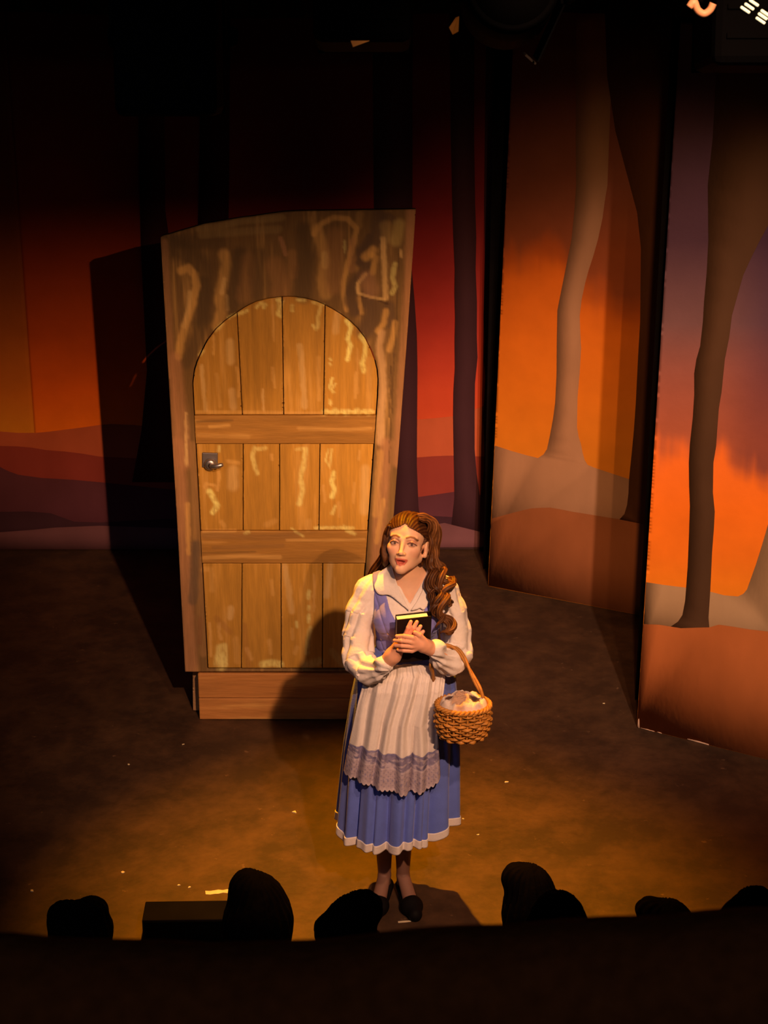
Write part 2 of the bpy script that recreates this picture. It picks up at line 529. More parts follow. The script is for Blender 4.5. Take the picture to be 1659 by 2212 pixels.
# ------------------------------------------------------------------ painted backdrop
def poly_part(name, pts, plane, parent, rgb, off, m=None, smoothn=0, var=0.10, label=None, thick=0.0012):
    """a flat painted shape; pts in the photograph's pixels laid on `plane`"""
    uv = [plane.uv(*p) for p in pts]
    V, F = plate(uv, -off, thick, None)
    # subdivide colour by vertices is not needed: one paint colour with brush noise from the material
    return mesh_obj(name, V, F, m or paint_mat(rgb, var), parent, False, label=label)
_pm = {}
def paint_mat(rgb, var=0.10):
    k = (tuple(round(c, 4) for c in rgb), var)
    if k not in _pm:
        _pm[k] = mat('flat_scene_paint', rgb, 0.85, 0.12, var, 7, 0.25, 40, (1, 1, 0.5))
    return _pm[k]
def clip_top(uv, zmax):
    out = []
    for (a, b) in zip(uv, uv[1:] + uv[:1]):
        if a[1] <= zmax: out.append(a)
        if (a[1] <= zmax) != (b[1] <= zmax):
            t = (zmax - a[1]) / (b[1] - a[1]); out.append((a[0] + (b[0] - a[0]) * t, zmax))
    return out
class Plane:
    """a vertical plane: origin P0 on the floor, running along dir"""
    def __init__(s, P0, P1):
        s.o = Vector((P0[0], P0[1], 0)); d = Vector((P1[0] - P0[0], P1[1] - P0[1], 0)); s.len = d.length
        s.d = d.normalized(); s.n = Vector((s.d.y, -s.d.x, 0)); s.rot = atan2(s.d.y, s.d.x)
    def uv(s, px, py):
        u = (px - 829.5) / FPX; v = (py - 1106) / FPX
        d = Vector((u, cos(PITCH) - v * sin(PITCH), -sin(PITCH) - v * cos(PITCH)))
        c = Vector((0, 0, CAMH))
        t = (s.o - c).dot(s.n) / d.dot(s.n)
        p = c + d * t
        return ((p - s.o).dot(s.d), p.z)
    def px(s, u, z):
        return prv(s.o.x + s.d.x * u, s.o.y + s.d.y * u, z)

def backdrop():
    pl = Plane((0, 9.4), (1, 9.4))
    r = thing('painted_backdrop', (0, 9.4, 0), 'painted cloth backdrop of red sunset sky, hills and dark tree trunks behind the door', 'backdrop', kind='thing')
    LEFT = [(-200, (.06, .012, .010)), (250, (.18, .020, .012)), (400, (.28, .034, .014)), (560, (.40, .060, .014)), (720, (.50, .078, .008)), (850, (.74, .13, .008)), (935, (.86, .20, .010))]
    RIGHT = [(-200, (.08, .014, .018)), (250, (.17, .018, .024)), (450, (.24, .022, .030)), (560, (.32, .029, .032)), (700, (.42, .042, .033)), (800, (.54, .064, .036)), (900, (.61, .088, .035))]
    us = pl.uv(72, 900)[0]
    for ua, ub, pale in ((-3.4, us, True), (us, 3.4, False)):      # cut edge of a lamp beam painted in: far left side paler and greener
        V, F = plate([(ua, 0.0), (ub, 0.0), (ub, 3.7), (ua, 3.7)], 0, 0.015, 0.03, sub=0.03)
        px, py = pl.px(V[:, 0], V[:, 2])
        n = fbm(V[:, 0] * 3, V[:, 2] * 6, 3) - 0.5
        t = np.clip(py + 60 * n, -200, 1000)
        left = ramp(t, LEFT); right = ramp(t, RIGHT)
        k = sstep(150, 760, px)[:, None]
        c = left * (1 - k) + right * k
        if pale: c = c * np.array([0.80, 1.22, 1.5]) + np.array([0, .01, .002])
        mesh_obj('sky_cloth', V, F, M['paint'], r, True, c)
    base = 1300
    def hill(top, rgb, off):
        pts = list(top) + [(2000, top[-1][1])] + [(2000, base), (-400, base)]
        pts = [(-400, top[0][1])] + pts
        uv = [pl.uv(*p) for p in pts]
        uv = [(u, max(z, 0.003)) for u, z in uv]
        V, F = plate(uv, -off, 0.0012, None)
        mesh_obj('painted_hill', V, F, paint_mat(rgb), r, False)
    hill([(0, 932), (40, 935), (78, 935), (110, 932), (140, 928), (180, 923), (215, 918), (240, 916), (290, 918), (330, 922), (600, 912), (900, 906), (940, 903), (978, 899), (1030, 882), (1048, 876)], (.50, .115, .055), .002)
    hill([(0, 963), (40, 964), (70, 967), (100, 972), (140, 975), (180, 980), (215, 986), (300, 990), (600, 992), (900, 988), (940, 985), (975, 984), (1048, 986)], (.29, .050, .042), .0035)
    hill([(0, 1008), (20, 1018), (40, 1025), (90, 1032), (160, 1036), (215, 1041), (400, 1060), (700, 1080), (905, 1073), (940, 1068), (980, 1062), (1048, 1070)], (.115, .036, .060), .005)
    hill([(0, 1105), (60, 1104), (110, 1108), (160, 1126), (215, 1128), (400, 1118), (900, 1112), (1048, 1120)], (.055, .022, .040), .0065)
    hill([(0, 1148), (70, 1143), (120, 1138), (215, 1134), (400, 1140), (900, 1138), (960, 1128), (1048, 1150)], (.17, .075, .10), .0135)
    hill([(-10, 1188), (300, 1186), (1060, 1180)], (.04, .02, .022), .015)
    dark = (.060, .024, .038)
    def trunk(L, R, off, rgb=dark):
        pts = L + R[::-1]
        uv = [pl.uv(*p) for p in pts]
        uv = [(u, max(z, 0.06)) for u, z in uv]
        V, F = plate(uv, -off, 0.0012, None)
        mesh_obj('painted_tree_trunk', V, F, paint_mat(rgb), r, False)
    cx = lambda a, b: (880 + a / 2.8375, 440 + b / 2.8375)
    trunk([(806, -100), (806, 200), (808, 450), (838, 600), (852, 800), (856, 1000), (850, 1100), (838, 1160)],
          [(892, -100), (891, 200), (891, 450), (889, 575), cx(45, 600), cx(58, 800), cx(62, 1000), cx(60, 1300), cx(58, 1600), cx(68, 1850), cx(90, 2040)], .011)
    trunk([(970, -100), (974, 300), cx(275, 0), cx(281, 200), cx(290, 400), cx(288, 550), cx(292, 700), cx(289, 850), cx(291, 1000), cx(282, 1150), cx(280, 1300), cx(285, 1600), cx(288, 1800), cx(262, 2040)],
          [(1024, -100), (1024, 300), cx(415, 0), cx(422, 200), cx(418, 400), cx(426, 600), cx(425, 800), cx(430, 940), cx(414, 1100), cx(412, 1300), cx(412, 1500), cx(424, 1650), cx(440, 1760), cx(470, 2040)], .011)
    trunk([(1052, -100), cx(470, 0), cx(474, 300), cx(466, 700), cx(472, 830), cx(467, 960), cx(476, 1050), cx(470, 1200), cx(462, 1300), cx(472, 1500), cx(474, 1600), cx(450, 1780), cx(430, 2040)],
          [(1110, -100), (1105, 300), (1100, 600), (1098, 900), (1100, 1170)], .012)
    trunk([(298, -100), (300, 280), (303, 450), (306, 560), (318, 800), (306, 930), (286, 1040)], [(358, -100), (356, 280), (357, 450), (372, 560), (380, 800), (398, 930), (410, 1040)], .011, (.060, .014, .018))
    trunk([(430, -100), (432, 300), (428, 480), (440, 700)], [(498, -100), (496, 300), (494, 480), (500, 700)], .011, (.045, .008, .012))
backdrop()

# ------------------------------------------------------------------ scenic flats at the right
def flat_sky(V, pl, kind):
    px, py = pl.px(V[:, 0], V[:, 2])
    n = fbm(V[:, 0] * 5, V[:, 2] * 9, 11) - 0.5
    st = fbm(V[:, 0] * 22, V[:, 2] * 2.2, 5) - 0.5        # vertical brush marks
    if kind == 0:
        b = np.interp(px, [1050, 1100, 1200, 1240, 1300, 1400, 1500], [565, 560, 545, 600, 650, 700, 720])
        t = py - b + 46 * n + 60 * st
        up = ramp(py, [(-100, (.20, .10, .09)), (250, (.30, .13, .10)), (420, (.32, .12, .08)), (540, (.34, .105, .045))])
        lo = ramp(py, [(520, (.80, .20, .022)), (700, (.88, .26, .025)), (850, (.88, .30, .026)), (1000, (.88, .36, .032))])
        c = lerp(up, lo, sstep(-55, 45, t)[:, None])
        streak = np.exp(-((t - 5) / 36) ** 2)[:, None] * (0.5 + st)[:, None]
        c = lerp(c, np.array([.42, .10, .025]), np.clip(streak * 0.7, 0, 0.8))
        c = c * np.array([.68, .56, .42])
    else:
        b = np.interp(px, [1380, 1420, 1500, 1560, 1600, 1659, 1800], [968, 962, 985, 985, 1015, 1045, 1090])
        t = py - b + 50 * n + 60 * st
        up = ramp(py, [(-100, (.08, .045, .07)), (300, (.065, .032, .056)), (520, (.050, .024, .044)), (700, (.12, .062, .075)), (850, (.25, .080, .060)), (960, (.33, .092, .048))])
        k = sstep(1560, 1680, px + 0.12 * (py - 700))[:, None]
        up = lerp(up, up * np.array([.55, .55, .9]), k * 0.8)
        lo = ramp(py, [(900, (.72, .16, .030)), (1100, (.74, .165, .012)), (1200, (.74, .18, .012)), (1300, (.74, .23, .012))])
        c = lerp(up, lo, sstep(-45, 40, t)[:, None])
    return c * (1 + 0.10 * n)[:, None]

def flats():
    q = lambda a, b: (860 + a / 1.7022, 400 + b / 1.7022)
    # middle flat
    P0 = fl(1054, 1266); P1 = fl(1380, 1328.5)
    pl = Plane(P0, P1)
    r = thing('scenic_flat', (P0.x, P0.y, 0), 'tall painted flat of orange sunset and grey-brown tree, between backdrop and the front flat', 'stage flat', 'painted scenic flats', pl.rot)
    uL0 = (0.0, 0.0); uLt = pl.uv(1107, 120); uLt = (uLt[0], uLt[1])
    top = 3.12
    uLt = (uLt[0] + (top - uLt[1]) * (uLt[0] / uLt[1]), top)
    W = pl.len * 1.28
    V, F = plate([uL0, (W, 0), (W + 0.02, top), uLt], 0, 0.022, 0.016, sub=0.016)
    mesh_obj('painted_sky', V, F, M['paint'], r, True, flat_sky(V, pl, 0))
    # timber frame at the back
    for u in (0.06, W - 0.08):
        MB().box((u + 0.04, 0.05, top / 2), (0.07, 0.045, top - 0.02)).build('frame_rail', M['fascia'], r)
    grey = (.33, .180, .105); brown = (.28, .095, .036); dk = (.13, .050, .020)
    t1L = [(1248, -60), (1245, 50), (1244, 300), q(655, 0), q(648, 100), q(638, 200), q(622, 280), q(608, 350), q(596, 410), q(586, 460), q(584, 580), q(583, 700), q(578, 800), q(570, 860), q(558, 925), q(548, 970), q(535, 990), q(515, 1003), q(480, 995), q(420, 978), q(353, 957)]
    t1R = [(1325, -60), (1326, 50), (1316, 300), q(770, 0), q(760, 60), q(752, 120), q(735, 200), q(718, 260), q(700, 315), q(688, 360), q(675, 420), q(668, 480), q(670, 540), q(673, 600), q(668, 690), q(660, 780), q(658, 890), q(664, 925), q(672, 950), q(679, 985), q(686, 1010), q(697, 1028), q(720, 1038), q(780, 1058), q(850, 1081), q(1000, 1120)]
    poly = t1L + [q(340, 1330), q(1000, 1330)] + t1R[::-1]
    uv = [pl.uv(*p) for p in poly]
    uv = [(max(0.004 + 0.0165 * z, u) if z < 3.5 else u, z) for u, z in uv]
    def P(name, uv, rgb, off):
        V, F = plate(clip_top(uv, top - 0.004), -off, 0.0012, None)
        mesh_obj(name, V, F, paint_mat(rgb), r, False)
    def clampu(uv, k):
        return [(max(k(z) + 0.003, u), max(z, 0.004)) for u, z in uv]
    edge = lambda z: uLt[0] * z / top
    uv = clampu([pl.uv(*p) for p in poly], edge)
    P('painted_tree', uv, grey, .002)
    t2 = [q(752, -900), q(770, -400), q(800, -200), q(880, 100), q(894, 230), q(891, 500), q(884, 620), q(880, 700), q(875, 800), q(868, 900), q(860, 985), q(850, 1080), q(848, 1130), q(843, 1175), q(833, 1208), q(815, 1228), q(900, 1245), q(1100, 1280), q(1100, -900)]
    P('painted_tree', clampu([pl.uv(*p) for p in t2], edge), dk, .0045)
    g = [q(300, 1238), q(345, 1225), q(380, 1216), q(420, 1205), q(455, 1196), q(490, 1188), q(525, 1186), q(560, 1185), q(600, 1192), q(645, 1201), q(690, 1208), q(750, 1218), q(815, 1228), q(900, 1245), q(1100, 1280)]
    uv = [pl.uv(*p) for p in g]
    uv = clampu(uv + [(W - 0.004, uv[-1][1]), (W - 0.004, 0.004), (0.004, 0.004)], edge)
    P('painted_ground', uv, brown, .0033)

    # front flat
    P0 = fl(1375.5, 1571); P1 = fl(1659, 1641)
    pl2 = Plane(P0, P1)
    r = thing('scenic_flat', (P0.x, P0.y, 0), 'nearest tall painted flat with purple sky over orange and a forked brown tree, at right', 'stage flat', 'painted scenic flats', pl2.rot)
    W = pl2.len + 0.55
    uLt = pl2.uv(1463, 160); uLt = (uLt[0] * top / uLt[1], top)
    edge = lambda z: uLt[0] * z / top
    V, F = plate([(0, 0), (W, 0), (W + 0.02, top), uLt], 0, 0.022, 0.016, sub=0.016)
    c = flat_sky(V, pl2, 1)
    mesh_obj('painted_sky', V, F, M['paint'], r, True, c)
    for u in (0.06, W - 0.08):
        MB().box((u + 0.04, 0.05, top / 2), (0.07, 0.045, top - 0.02)).build('frame_rail', M['fascia'], r)
    dk = (.060, .030, .0155); grey = (.33, .215, .125); brown = (.37, .112, .032)
    def P2(name, pts, rgb, off, close=None):
        uv = [pl2.uv(*p) for p in pts] + (close or [])
        uv = [(min(max(edge(z) + 0.003, u), W - 0.004), max(z, 0.004)) for u, z in uv]
        V, F = plate(clip_top(uv, top - 0.004), -off, 0.0012, None)
        mesh_obj(name, V, F, paint_mat(rgb), r, False)
    P2('painted_ground', [q(890, 1456), q(905, 1458), q(980, 1470), q(1062, 1480), q(1150, 1495), q(1200, 1508), q(1250, 1512), q(1270, 1502), q(1284, 1485), q(1300, 1440), q(1316, 1395), q(1332, 1345), q(1350, 1285), q(1380, 1180), q(1420, 1050), q(1420, 1700), q(880, 1700)], grey, .002)
    P2('painted_tree', [(1560, -100), (1548, 150), (1540, 300), q(1140, 0), q(1141, 100), q(1142, 200), q(1136, 320), q(1126, 430), q(1122, 500), q(1112, 590), q(1098, 640), q(1090, 690), q(1090, 770), q(1085, 850), q(1074, 950), q(1070, 1020), q(1071, 1100), q(1074, 1180), q(1070, 1300), q(1066, 1400), q(1060, 1480), q(1056, 1530), q(1046, 1580), q(1030, 1604), q(1002, 1623), q(1000, 1660),
                         q(1160, 1660), q(1145, 1626), q(1142, 1590), q(1148, 1500), q(1152, 1420), q(1155, 1350), q(1162, 1260), q(1165, 1200), q(1158, 1130), q(1160, 1020), q(1170, 960), q(1174, 900), q(1180, 820), q(1190, 760), q(1202, 640), q(1218, 560), q(1228, 480), q(1250, 400), q(1270, 330), q(1300, 265), q(1330, 205), q(1360, 150), q(1420, 40), (1760, 300), (1760, -100)], dk, .0032)
    gl = [q(880, 1611), q(898, 1612), q(960, 1615), q(1003, 1622), q(1040, 1628), q(1100, 1626), q(1145, 1625), q(1180, 1615), q(1230, 1622), q(1290, 1632), q(1360, 1640), q(1420, 1650)]
    uvb = [pl2.uv(*p) for p in gl]
    P2('painted_ground', gl, brown, .0044, [(W - 0.004, uvb[-1][1]), (W - 0.004, 0.004), (0.0, 0.004)])
    # chipped paint along the foot
    for a, b_, wd in ((0.004, 0.016, .05), (0.02, 0.09, .006), (0.245, 0.35, .010), (0.10, 0.125, .006)):
        V, F = plate([(a, 0.003), (b_, 0.002), (b_ - 0.003, wd * 0.7), ((a + b_) / 2, wd), (a + 0.002, wd * 0.8)], -.0055, .0012, None)
        mesh_obj('chipped_paint', V, F, paint_mat((.62, .42, .30), .2), r, False)

    # black masking legs just behind each flat
    def leg(pxl, pyl, Y, wdt, label):
        p = at(pxl, pyl, Y)
        t = thing('masking_curtain', (p.x, Y, 0), label, 'curtain', 'black masking legs')
        n = 60; V = []; F = []
        for i in range(n):
            u = wdt * i / (n - 1)
            y = 0.025 * (1 - cos(2 * pi * u / 0.11)) * 0.5
            V += [(u, y, 0.003), (u, y, 3.9), (u, y + 0.008, 3.9), (u, y + 0.008, 0.003)]
        for i in range(n - 1):
            for j in range(4):
                F.append((i * 4 + j, (i + 1) * 4 + j, (i + 1) * 4 + (j + 1) % 4, i * 4 + (j + 1) % 4))
        F.append((0, 1, 2, 3)); F.append(tuple((n - 1) * 4 + j for j in (3, 2, 1, 0)))
        mesh_obj('drape', V, F, M['blackcloth'], t)
        MB().tube([(-0.05, 0.015, 3.92), (wdt + 0.05, 0.015, 3.92)], 0.02, 10).build('hanging_pipe', M['black'], t)
    leg(1045, 1180, 9.08, 0.55, 'black masking curtain behind the left edge of the orange middle flat')
    leg(1378, 1400, 7.42, 0.55, 'black masking curtain behind the left edge of the nearest purple flat')
flats()

# black border hanging above the scenery
def border():
    t = thing('border_curtain', (0, 7.02, 3.155), 'black border curtain hanging across the top of the stage', 'curtain')
    n = 260; V = []; F = []
    for i in range(n):
        x = -3.6 + 7.2 * i / (n - 1)
        y = 0.018 * sin(x * 46) + 0.01 * sin(x * 17)
        z0 = 0.012 * sin(x * 3.1)
        V += [(x, y, z0), (x, y, 1.1), (x, y + 0.008, 1.1), (x, y + 0.008, z0)]
    for i in range(n - 1):
        for j in range(4):
            F.append((i * 4 + j, (i + 1) * 4 + j, (i + 1) * 4 + (j + 1) % 4, i * 4 + (j + 1) % 4))
    F.append((0, 1, 2, 3)); F.append(tuple((n - 1) * 4 + j for j in (3, 2, 1, 0)))
    mesh_obj('drape', V, F, M['blackcloth'], t)
    MB().tube([(-3.65, 0, 1.12), (3.65, 0, 1.12)], 0.022, 10).build('hanging_pipe', M['black'], t)
border()

# ================================================================== THE SCENIC DOOR
def door_unit():
    YD = 7.23
    X0 = -0.36
    A = lambda px, py: (at(px, py, YD).x - X0, at(px, py, YD).z)
    r = thing('scenic_door', (X0, YD, 0), 'free-standing crooked wooden stage door unit, painted brown with yellow dabs, behind the woman', 'stage door')
    c1 = lambda a, b: (320 + a / 2.765, 430 + b / 2.765)
    c2 = lambda a, b: (600 + a / 5.184, 440 + b / 5.184)
    c4 = lambda a, b: (340 + a / 3.318, 960 + b / 3.318)
    # strokes: (points in px, width px, colour, alpha)
    tan = (.70, .43, .13); pale = (.76, .54, .23); dkc = (.085, .055, .026); dk2 = (.10, .062, .040); yel = (.90, .86, .32); yel2 = (.95, .95, .34)
    pink = (.46, .235, .115); mid = (.38, .20, .075); olive = (.40, .29, .11); blk = (.05, .022, .010); gry = (.13, .095, .065)
    S = []
    def st(f, pts, w, c, a=1.0): S.append(([f(*p) for p in pts], w, c, a))
    # --- surround, upper
    st(c1, [(120, 260), (240, 330), (330, 420), (330, 560), (300, 700)], 46, dkc, .75)
    st(c1, [(330, 500), (335, 700), (270, 900), (225, 980)], 26, dkc, .75)
    st(c1, [(180, 250), (420, 260)], 30, dkc, .6)
    st(c1, [(300, 175), (420, 165), (560, 130), (700, 120), (800, 110)], 14, olive, .6)
    st(c1, [(320, 215), (480, 200), (620, 190), (780, 180)], 16, olive, .45)
    st(c1, [(195, 430), (240, 410), (275, 450), (288, 520), (262, 640), (220, 760), (195, 850), (182, 940)], 16, tan, .85)
    st(c1, [(250, 560), (240, 660), (215, 760)], 10, pale, .5)
    st(c1, [(452, 330), (470, 390), (455, 470), (437, 540), (430, 600), (445, 660), (412, 755)], 22, tan, .8)
    st(c1, [(455, 480), (440, 560)], 9, pale, .8); st(c1, [(472, 580), (478, 660)], 7, pale, .8)
    st(c1, [(545, 330), (525, 440), (510, 560), (500, 640)], 30, dkc, .85)
    st(c1, [(600, 360), (590, 480), (570, 580)], 30, mid, .45)
    st(c1, [(655, 330), (640, 450), (655, 560)], 30, dkc, .5)
    st(c1, [(790, 235), (805, 275), (822, 330)], 9, pink, .9)
    st(c1, [(760, 400), (800, 500), (790, 560)], 38, mid, .65)
    st(c1, [(860, 330), (870, 450)], 20, mid, .6)
    st(c1, [(935, 190), (945, 330), (930, 450), (925, 570)], 36, dkc, .85)
    st(c1, [(1005, 180), (1035, 260), (1058, 360), (1040, 480), (1060, 570)], 22, tan, .6)
    st(c1, [(1055, 330), (1058, 400)], 13, (.66, .47, .18), .8)
    st(c1, [(990, 210), (1030, 150), (1110, 110), (1190, 118), (1245, 175), (1222, 280), (1190, 400), (1165, 500), (1165, 560), (1185, 660)], 11, tan, .75)
    st(c1, [(1120, 220), (1110, 400), (1105, 520)], 34, mid, .6)
    st(c1, [(1172, 250), (1175, 320)], 5, yel, .5)
    st(c1, [(1220, 250), (1215, 420)], 14, pink, .45)
    st(c1, [(1265, 90), (1255, 160)], 14, tan, .3)
    st(c1, [(1380, 100), (1370, 190), (1350, 250), (1300, 300)], 30, dk2, .95)
    st(c1, [(1275, 320), (1300, 400), (1300, 430), (1250, 480), (1215, 540), (1205, 610), (1235, 670)], 24, dk2, .95)
    st(c1, [(1320, 230), (1290, 330), (1260, 380)], 16, dk2, .9)
    st(c1, [(1300, 600), (1350, 650), (1330, 740), (1290, 790)], 38, dk2, .85)
    st(c1, [(1440, 640), (1445, 740)], 22, dk2, .8)
    st(c1, [(1270, 580), (1350, 590), (1430, 625)], 6, blk, .95)
    st(c1, [(1470, 130), (1440, 100), (1400, 120)], 14, dk2, .7)
    st(c1, [(1300, 345), (1345, 305)], 18, tan, .8)
    st(c1, [(1330, 330), (1360, 350), (1340, 440)], 12, tan, .7)
    st(c1, [(1255, 560), (1252, 505), (1300, 450)], 8, pale, .8); st(c1, [(1262, 565), (1330, 585), (1410, 600)], 6, pale, .8)
    st(c1, [(1310, 480), (1330, 540)], 34, (.40, .215, .12), .6)
    st(c1, [(1405, 240), (1408, 330), (1412, 450), (1418, 590)], 11, pale, .95)
    st(c1, [(1500, 150), (1490, 200), (1480, 250)], 22, (.46, .36, .12), .9)
    st(c1, [(1415, 160), (1425, 230)], 22, olive, .6)
    st(c1, [(1475, 390), (1460, 470), (1478, 520), (1455, 560)], 10, yel, .5)
    st(c1, [(1508, 305), (1512, 345)], 6, pale, .9)
    st(c1, [(1420, 670), (1408, 740), (1372, 790)], 12, tan, .8)
    st(c1, [(1395, 800), (1380, 880), (1398, 1000), (1402, 1150), (1390, 1300), (1388, 1450)], 15, (.66, .44, .22), .9)
    st(c1, [(1475, 740), (1462, 830), (1440, 900)], 12, tan, .7)
    st(c1, [(1262, 590), (1275, 680)], 8, tan, .6)
    # --- pinkish side boards of the surround
    st(c1, [(1572, 60), (1556, 500), (1530, 900), (1508, 1250), (1490, 1576)], 20, pink, .8)
    st(c4, [(1640, 0), (1600, 500), (1560, 950), (1520, 1500)], 26, pink, .75)
    st(c1, [(1500, 300), (1478, 800), (1455, 1200), (1440, 1576)], 3, blk, .7)
    st(c1, [(1448, 1000), (1440, 1300)], 3, blk, .7)
    st(c1, [(95, 260), (130, 900), (165, 1576)], 16, pink, .55)
    st(c1, [(160, 950), (195, 1300), (220, 1576)], 26, pink, .7)
    st(c4, [(140, 0), (190, 700), (235, 1600)], 30, pink, .8)
    st(c4, [(250, 0), (290, 700), (330, 1500)], 14, (.40, .23, .09), .6)
    st(c1, [(225, 1280), (230, 1576)], 6, pale, .7); st(c4, [(205, 0), (210, 150)], 6, pale, .6); st(c4, [(215, 430), (225, 780)], 10, tan, .7)
    st(c4, [(278, 720), (268, 860), (262, 1000), (255, 1120)], 19, gry, .9)
    st(c4, [(310, 1250), (300, 1420)], 10, (.25, .11, .05), .6)
    st(c4, [(1600, 60), (1575, 300), (1565, 500)], 14, tan, .5); st(c4, [(1620, 400), (1570, 700)], 10, tan, .6)
    # --- leaf, upper planks
    for p in ([(400, 790), (440, 745)], [(540, 690), (590, 668)], [(645, 650), (668, 625), (702, 632), (690, 650)], [(770, 605), (802, 612), (790, 650), (768, 690), (790, 705)], [(885, 605), (932, 607)], [(860, 670), (860, 640)], [(985, 620), (1045, 635)], [(1030, 650), (1015, 700), (1012, 770)], [(1000, 780), (985, 760)], [(310, 930), (325, 910)], [(480, 710), (520, 690)]):
        st(c1, p, 7, yel, .7)
    st(c1, [(780, 600), (785, 690)], 10, yel, .55)
    st(c1, [(1185, 730), (1210, 765), (1192, 840), (1208, 880), (1190, 960)], 9, yel2, .95)
    st(c1, [(1270, 820), (1302, 870), (1290, 950), (1275, 980), (1290, 1030)], 10, yel2, .9)
    st(c1, [(1100, 1075), (1085, 1130), (1105, 1155)], 6, yel2, .8); st(c1, [(1120, 1105), (1095, 1140)], 5, yel, .8)
    for z in (955, 985, 1205, 1220): st(c1, [(1085, z), (1090, z + 8)], 5, yel, .8)
    st(c1, [(490, 860), (492, 970)], 17, pale, .75); st(c1, [(742, 1010), (757, 1125)], 6, tan, .9); st(c1, [(683, 1140), (690, 1262)], 5, pale, .9)
    st(c1, [(905, 880), (920, 1020), (935, 1245)], 11, pale, .75); st(c1, [(500, 1150), (508, 1245)], 14, (.72, .5, .22), .8); st(c1, [(318, 1000), (330, 1130), (342, 1262)], 8, pale, .8)
    st(c1, [(528, 1010), (545, 1100), (540, 1180)], 7, tan, .8); st(c1, [(1130, 690), (1120, 790)], 14, pale, .55); st(c1, [(1240, 1040), (1235, 1190)], 6, tan, .9); st(c1, [(1318, 960), (1320, 1250)], 12, tan, .6)
    st(c1, [(1250, 900), (1252, 1160)], 5, tan, .7); st(c1, [(1015, 950), (1020, 1200)], 8, tan, .6); st(c1, [(390, 820), (390, 930)], 5, tan, .8); st(c1, [(410, 1050), (428, 1240)], 8, tan, .5); st(c1, [(745, 640), (750, 850)], 5, tan, .7)
    # rail dabs
    for a in range(1050, 1350, 22): st(c1, [(a, 1268 + 8 * ((a // 22) % 2)), (a + 10, 1274)], 6 + 3 * ((a // 22) % 3), yel, .8)
    st(c1, [(290, 1275), (700, 1278), (1040, 1285)], 7, tan, .8); st(c1, [(290, 1330), (500, 1322)], 5, dkc, .6); st(c1, [(370, 1360), (480, 1352)], 7, tan, .8); st(c1, [(900, 1370), (1200, 1378), (1330, 1370)], 7, tan, .6); st(c1, [(300, 1410), (600, 1420)], 8, tan, .35)
    # --- middle planks
    st(c4, [(695, 30), (682, 90), (690, 140), (712, 210)], 9, yel, .8); st(c4, [(720, 38), (775, 30)], 8, yel, .6); st(c4, [(815, 80), (820, 110)], 7, tan, .8)
    st(c4, [(1060, 40), (1045, 150), (1025, 240), (1040, 330), (1015, 430)], 10, yel, .75); st(c4, [(1000, 40), (1060, 30)], 7, yel, .5)
    st(c4, [(1225, 40), (1205, 110), (1235, 170), (1250, 40)], 4, yel, .8); st(c4, [(1265, 205), (1250, 270), (1268, 330), (1250, 380)], 9, yel2, .9); st(c4, [(1275, 450), (1255, 500)], 7, yel, .8); st(c4, [(1190, 300), (1200, 410)], 6, tan, .8)
    st(c4, [(340, 310), (345, 285), (410, 298)], 6, tan, .9); st(c4, [(370, 340), (395, 380), (425, 440), (398, 490)], 11, yel2, .95); st(c4, [(440, 20), (440, 50)], 7, yel, .6); st(c4, [(430, 150), (442, 220), (430, 330)], 7, tan, .9)
    st(c4, [(540, 190), (540, 300)], 22, pale, .6); st(c4, [(505, 125), (580, 135)], 8, tan, .8); st(c4, [(1450, 50), (1445, 110)], 5, tan, .9); st(c4, [(1490, 180), (1485, 480)], 18, pale, .6); st(c4, [(780, 580), (840, 555)], 12, tan, .6); st(c4, [(1085, 560), (1080, 600)], 14, tan, .6)
    st(c4, [(1300, 420), (1305, 520)], 6, tan, .7); st(c4, [(1410, 280), (1405, 420)], 6, tan, .6); st(c4, [(460, 560), (480, 590)], 9, tan, .6); st(c4, [(360, 80), (350, 330)], 6, tan, .4)
    st(c4, [(960, 605), (1010, 640), (1050, 660)], 5, yel, .6)
    for a in range(1130, 1400, 26): st(c4, [(a, 598 + 6 * ((a // 26) % 2)), (a + 14, 604)], 6, yel, .75)
    st(c4, [(1340, 590), (1360, 620), (1410, 640)], 7, yel, .7); st(c4, [(630, 640), (650, 630)], 7, yel, .8)
    st(c4, [(330, 815), (600, 800), (880, 808)], 8, tan, .85); st(c4, [(930, 685), (1200, 690), (1480, 680)], 5, tan, .8); st(c4, [(340, 655), (800, 665), (1000, 650)], 14, (.24, .13, .05), .6); st(c4, [(400, 740), (900, 725)], 8, (.24, .13, .05), .5); st(c4, [(320, 780), (700, 770)], 4, dkc, .5)
    st(c4, [(330, 625), (560, 620)], 6, tan, .7)
    # --- lower planks
    st(c4, [(915, 880), (925, 960), (942, 1050), (962, 1200)], 12, pale, .75); st(c4, [(1240, 870), (1225, 980), (1212, 1090)], 13, pale, .65); st(c4, [(1122, 940), (1122, 1200)], 5, tan, .9)
    for z in (1060, 1090, 1170, 1230, 1260): st(c4, [(1085, z), (1082, z + 16)], 8, yel, .7)
    st(c4, [(525, 1180), (520, 1245)], 12, pale, .7); st(c4, [(445, 1290), (440, 1350), (455, 1400)], 7, tan, .8); st(c4, [(375, 1290), (382, 1520)], 6, tan, .8); st(c4, [(430, 1570), (440, 1460), (480, 1450), (480, 1580)], 12, yel, .6); st(c4, [(455, 1540), (455, 1580)], 24, yel, .6)
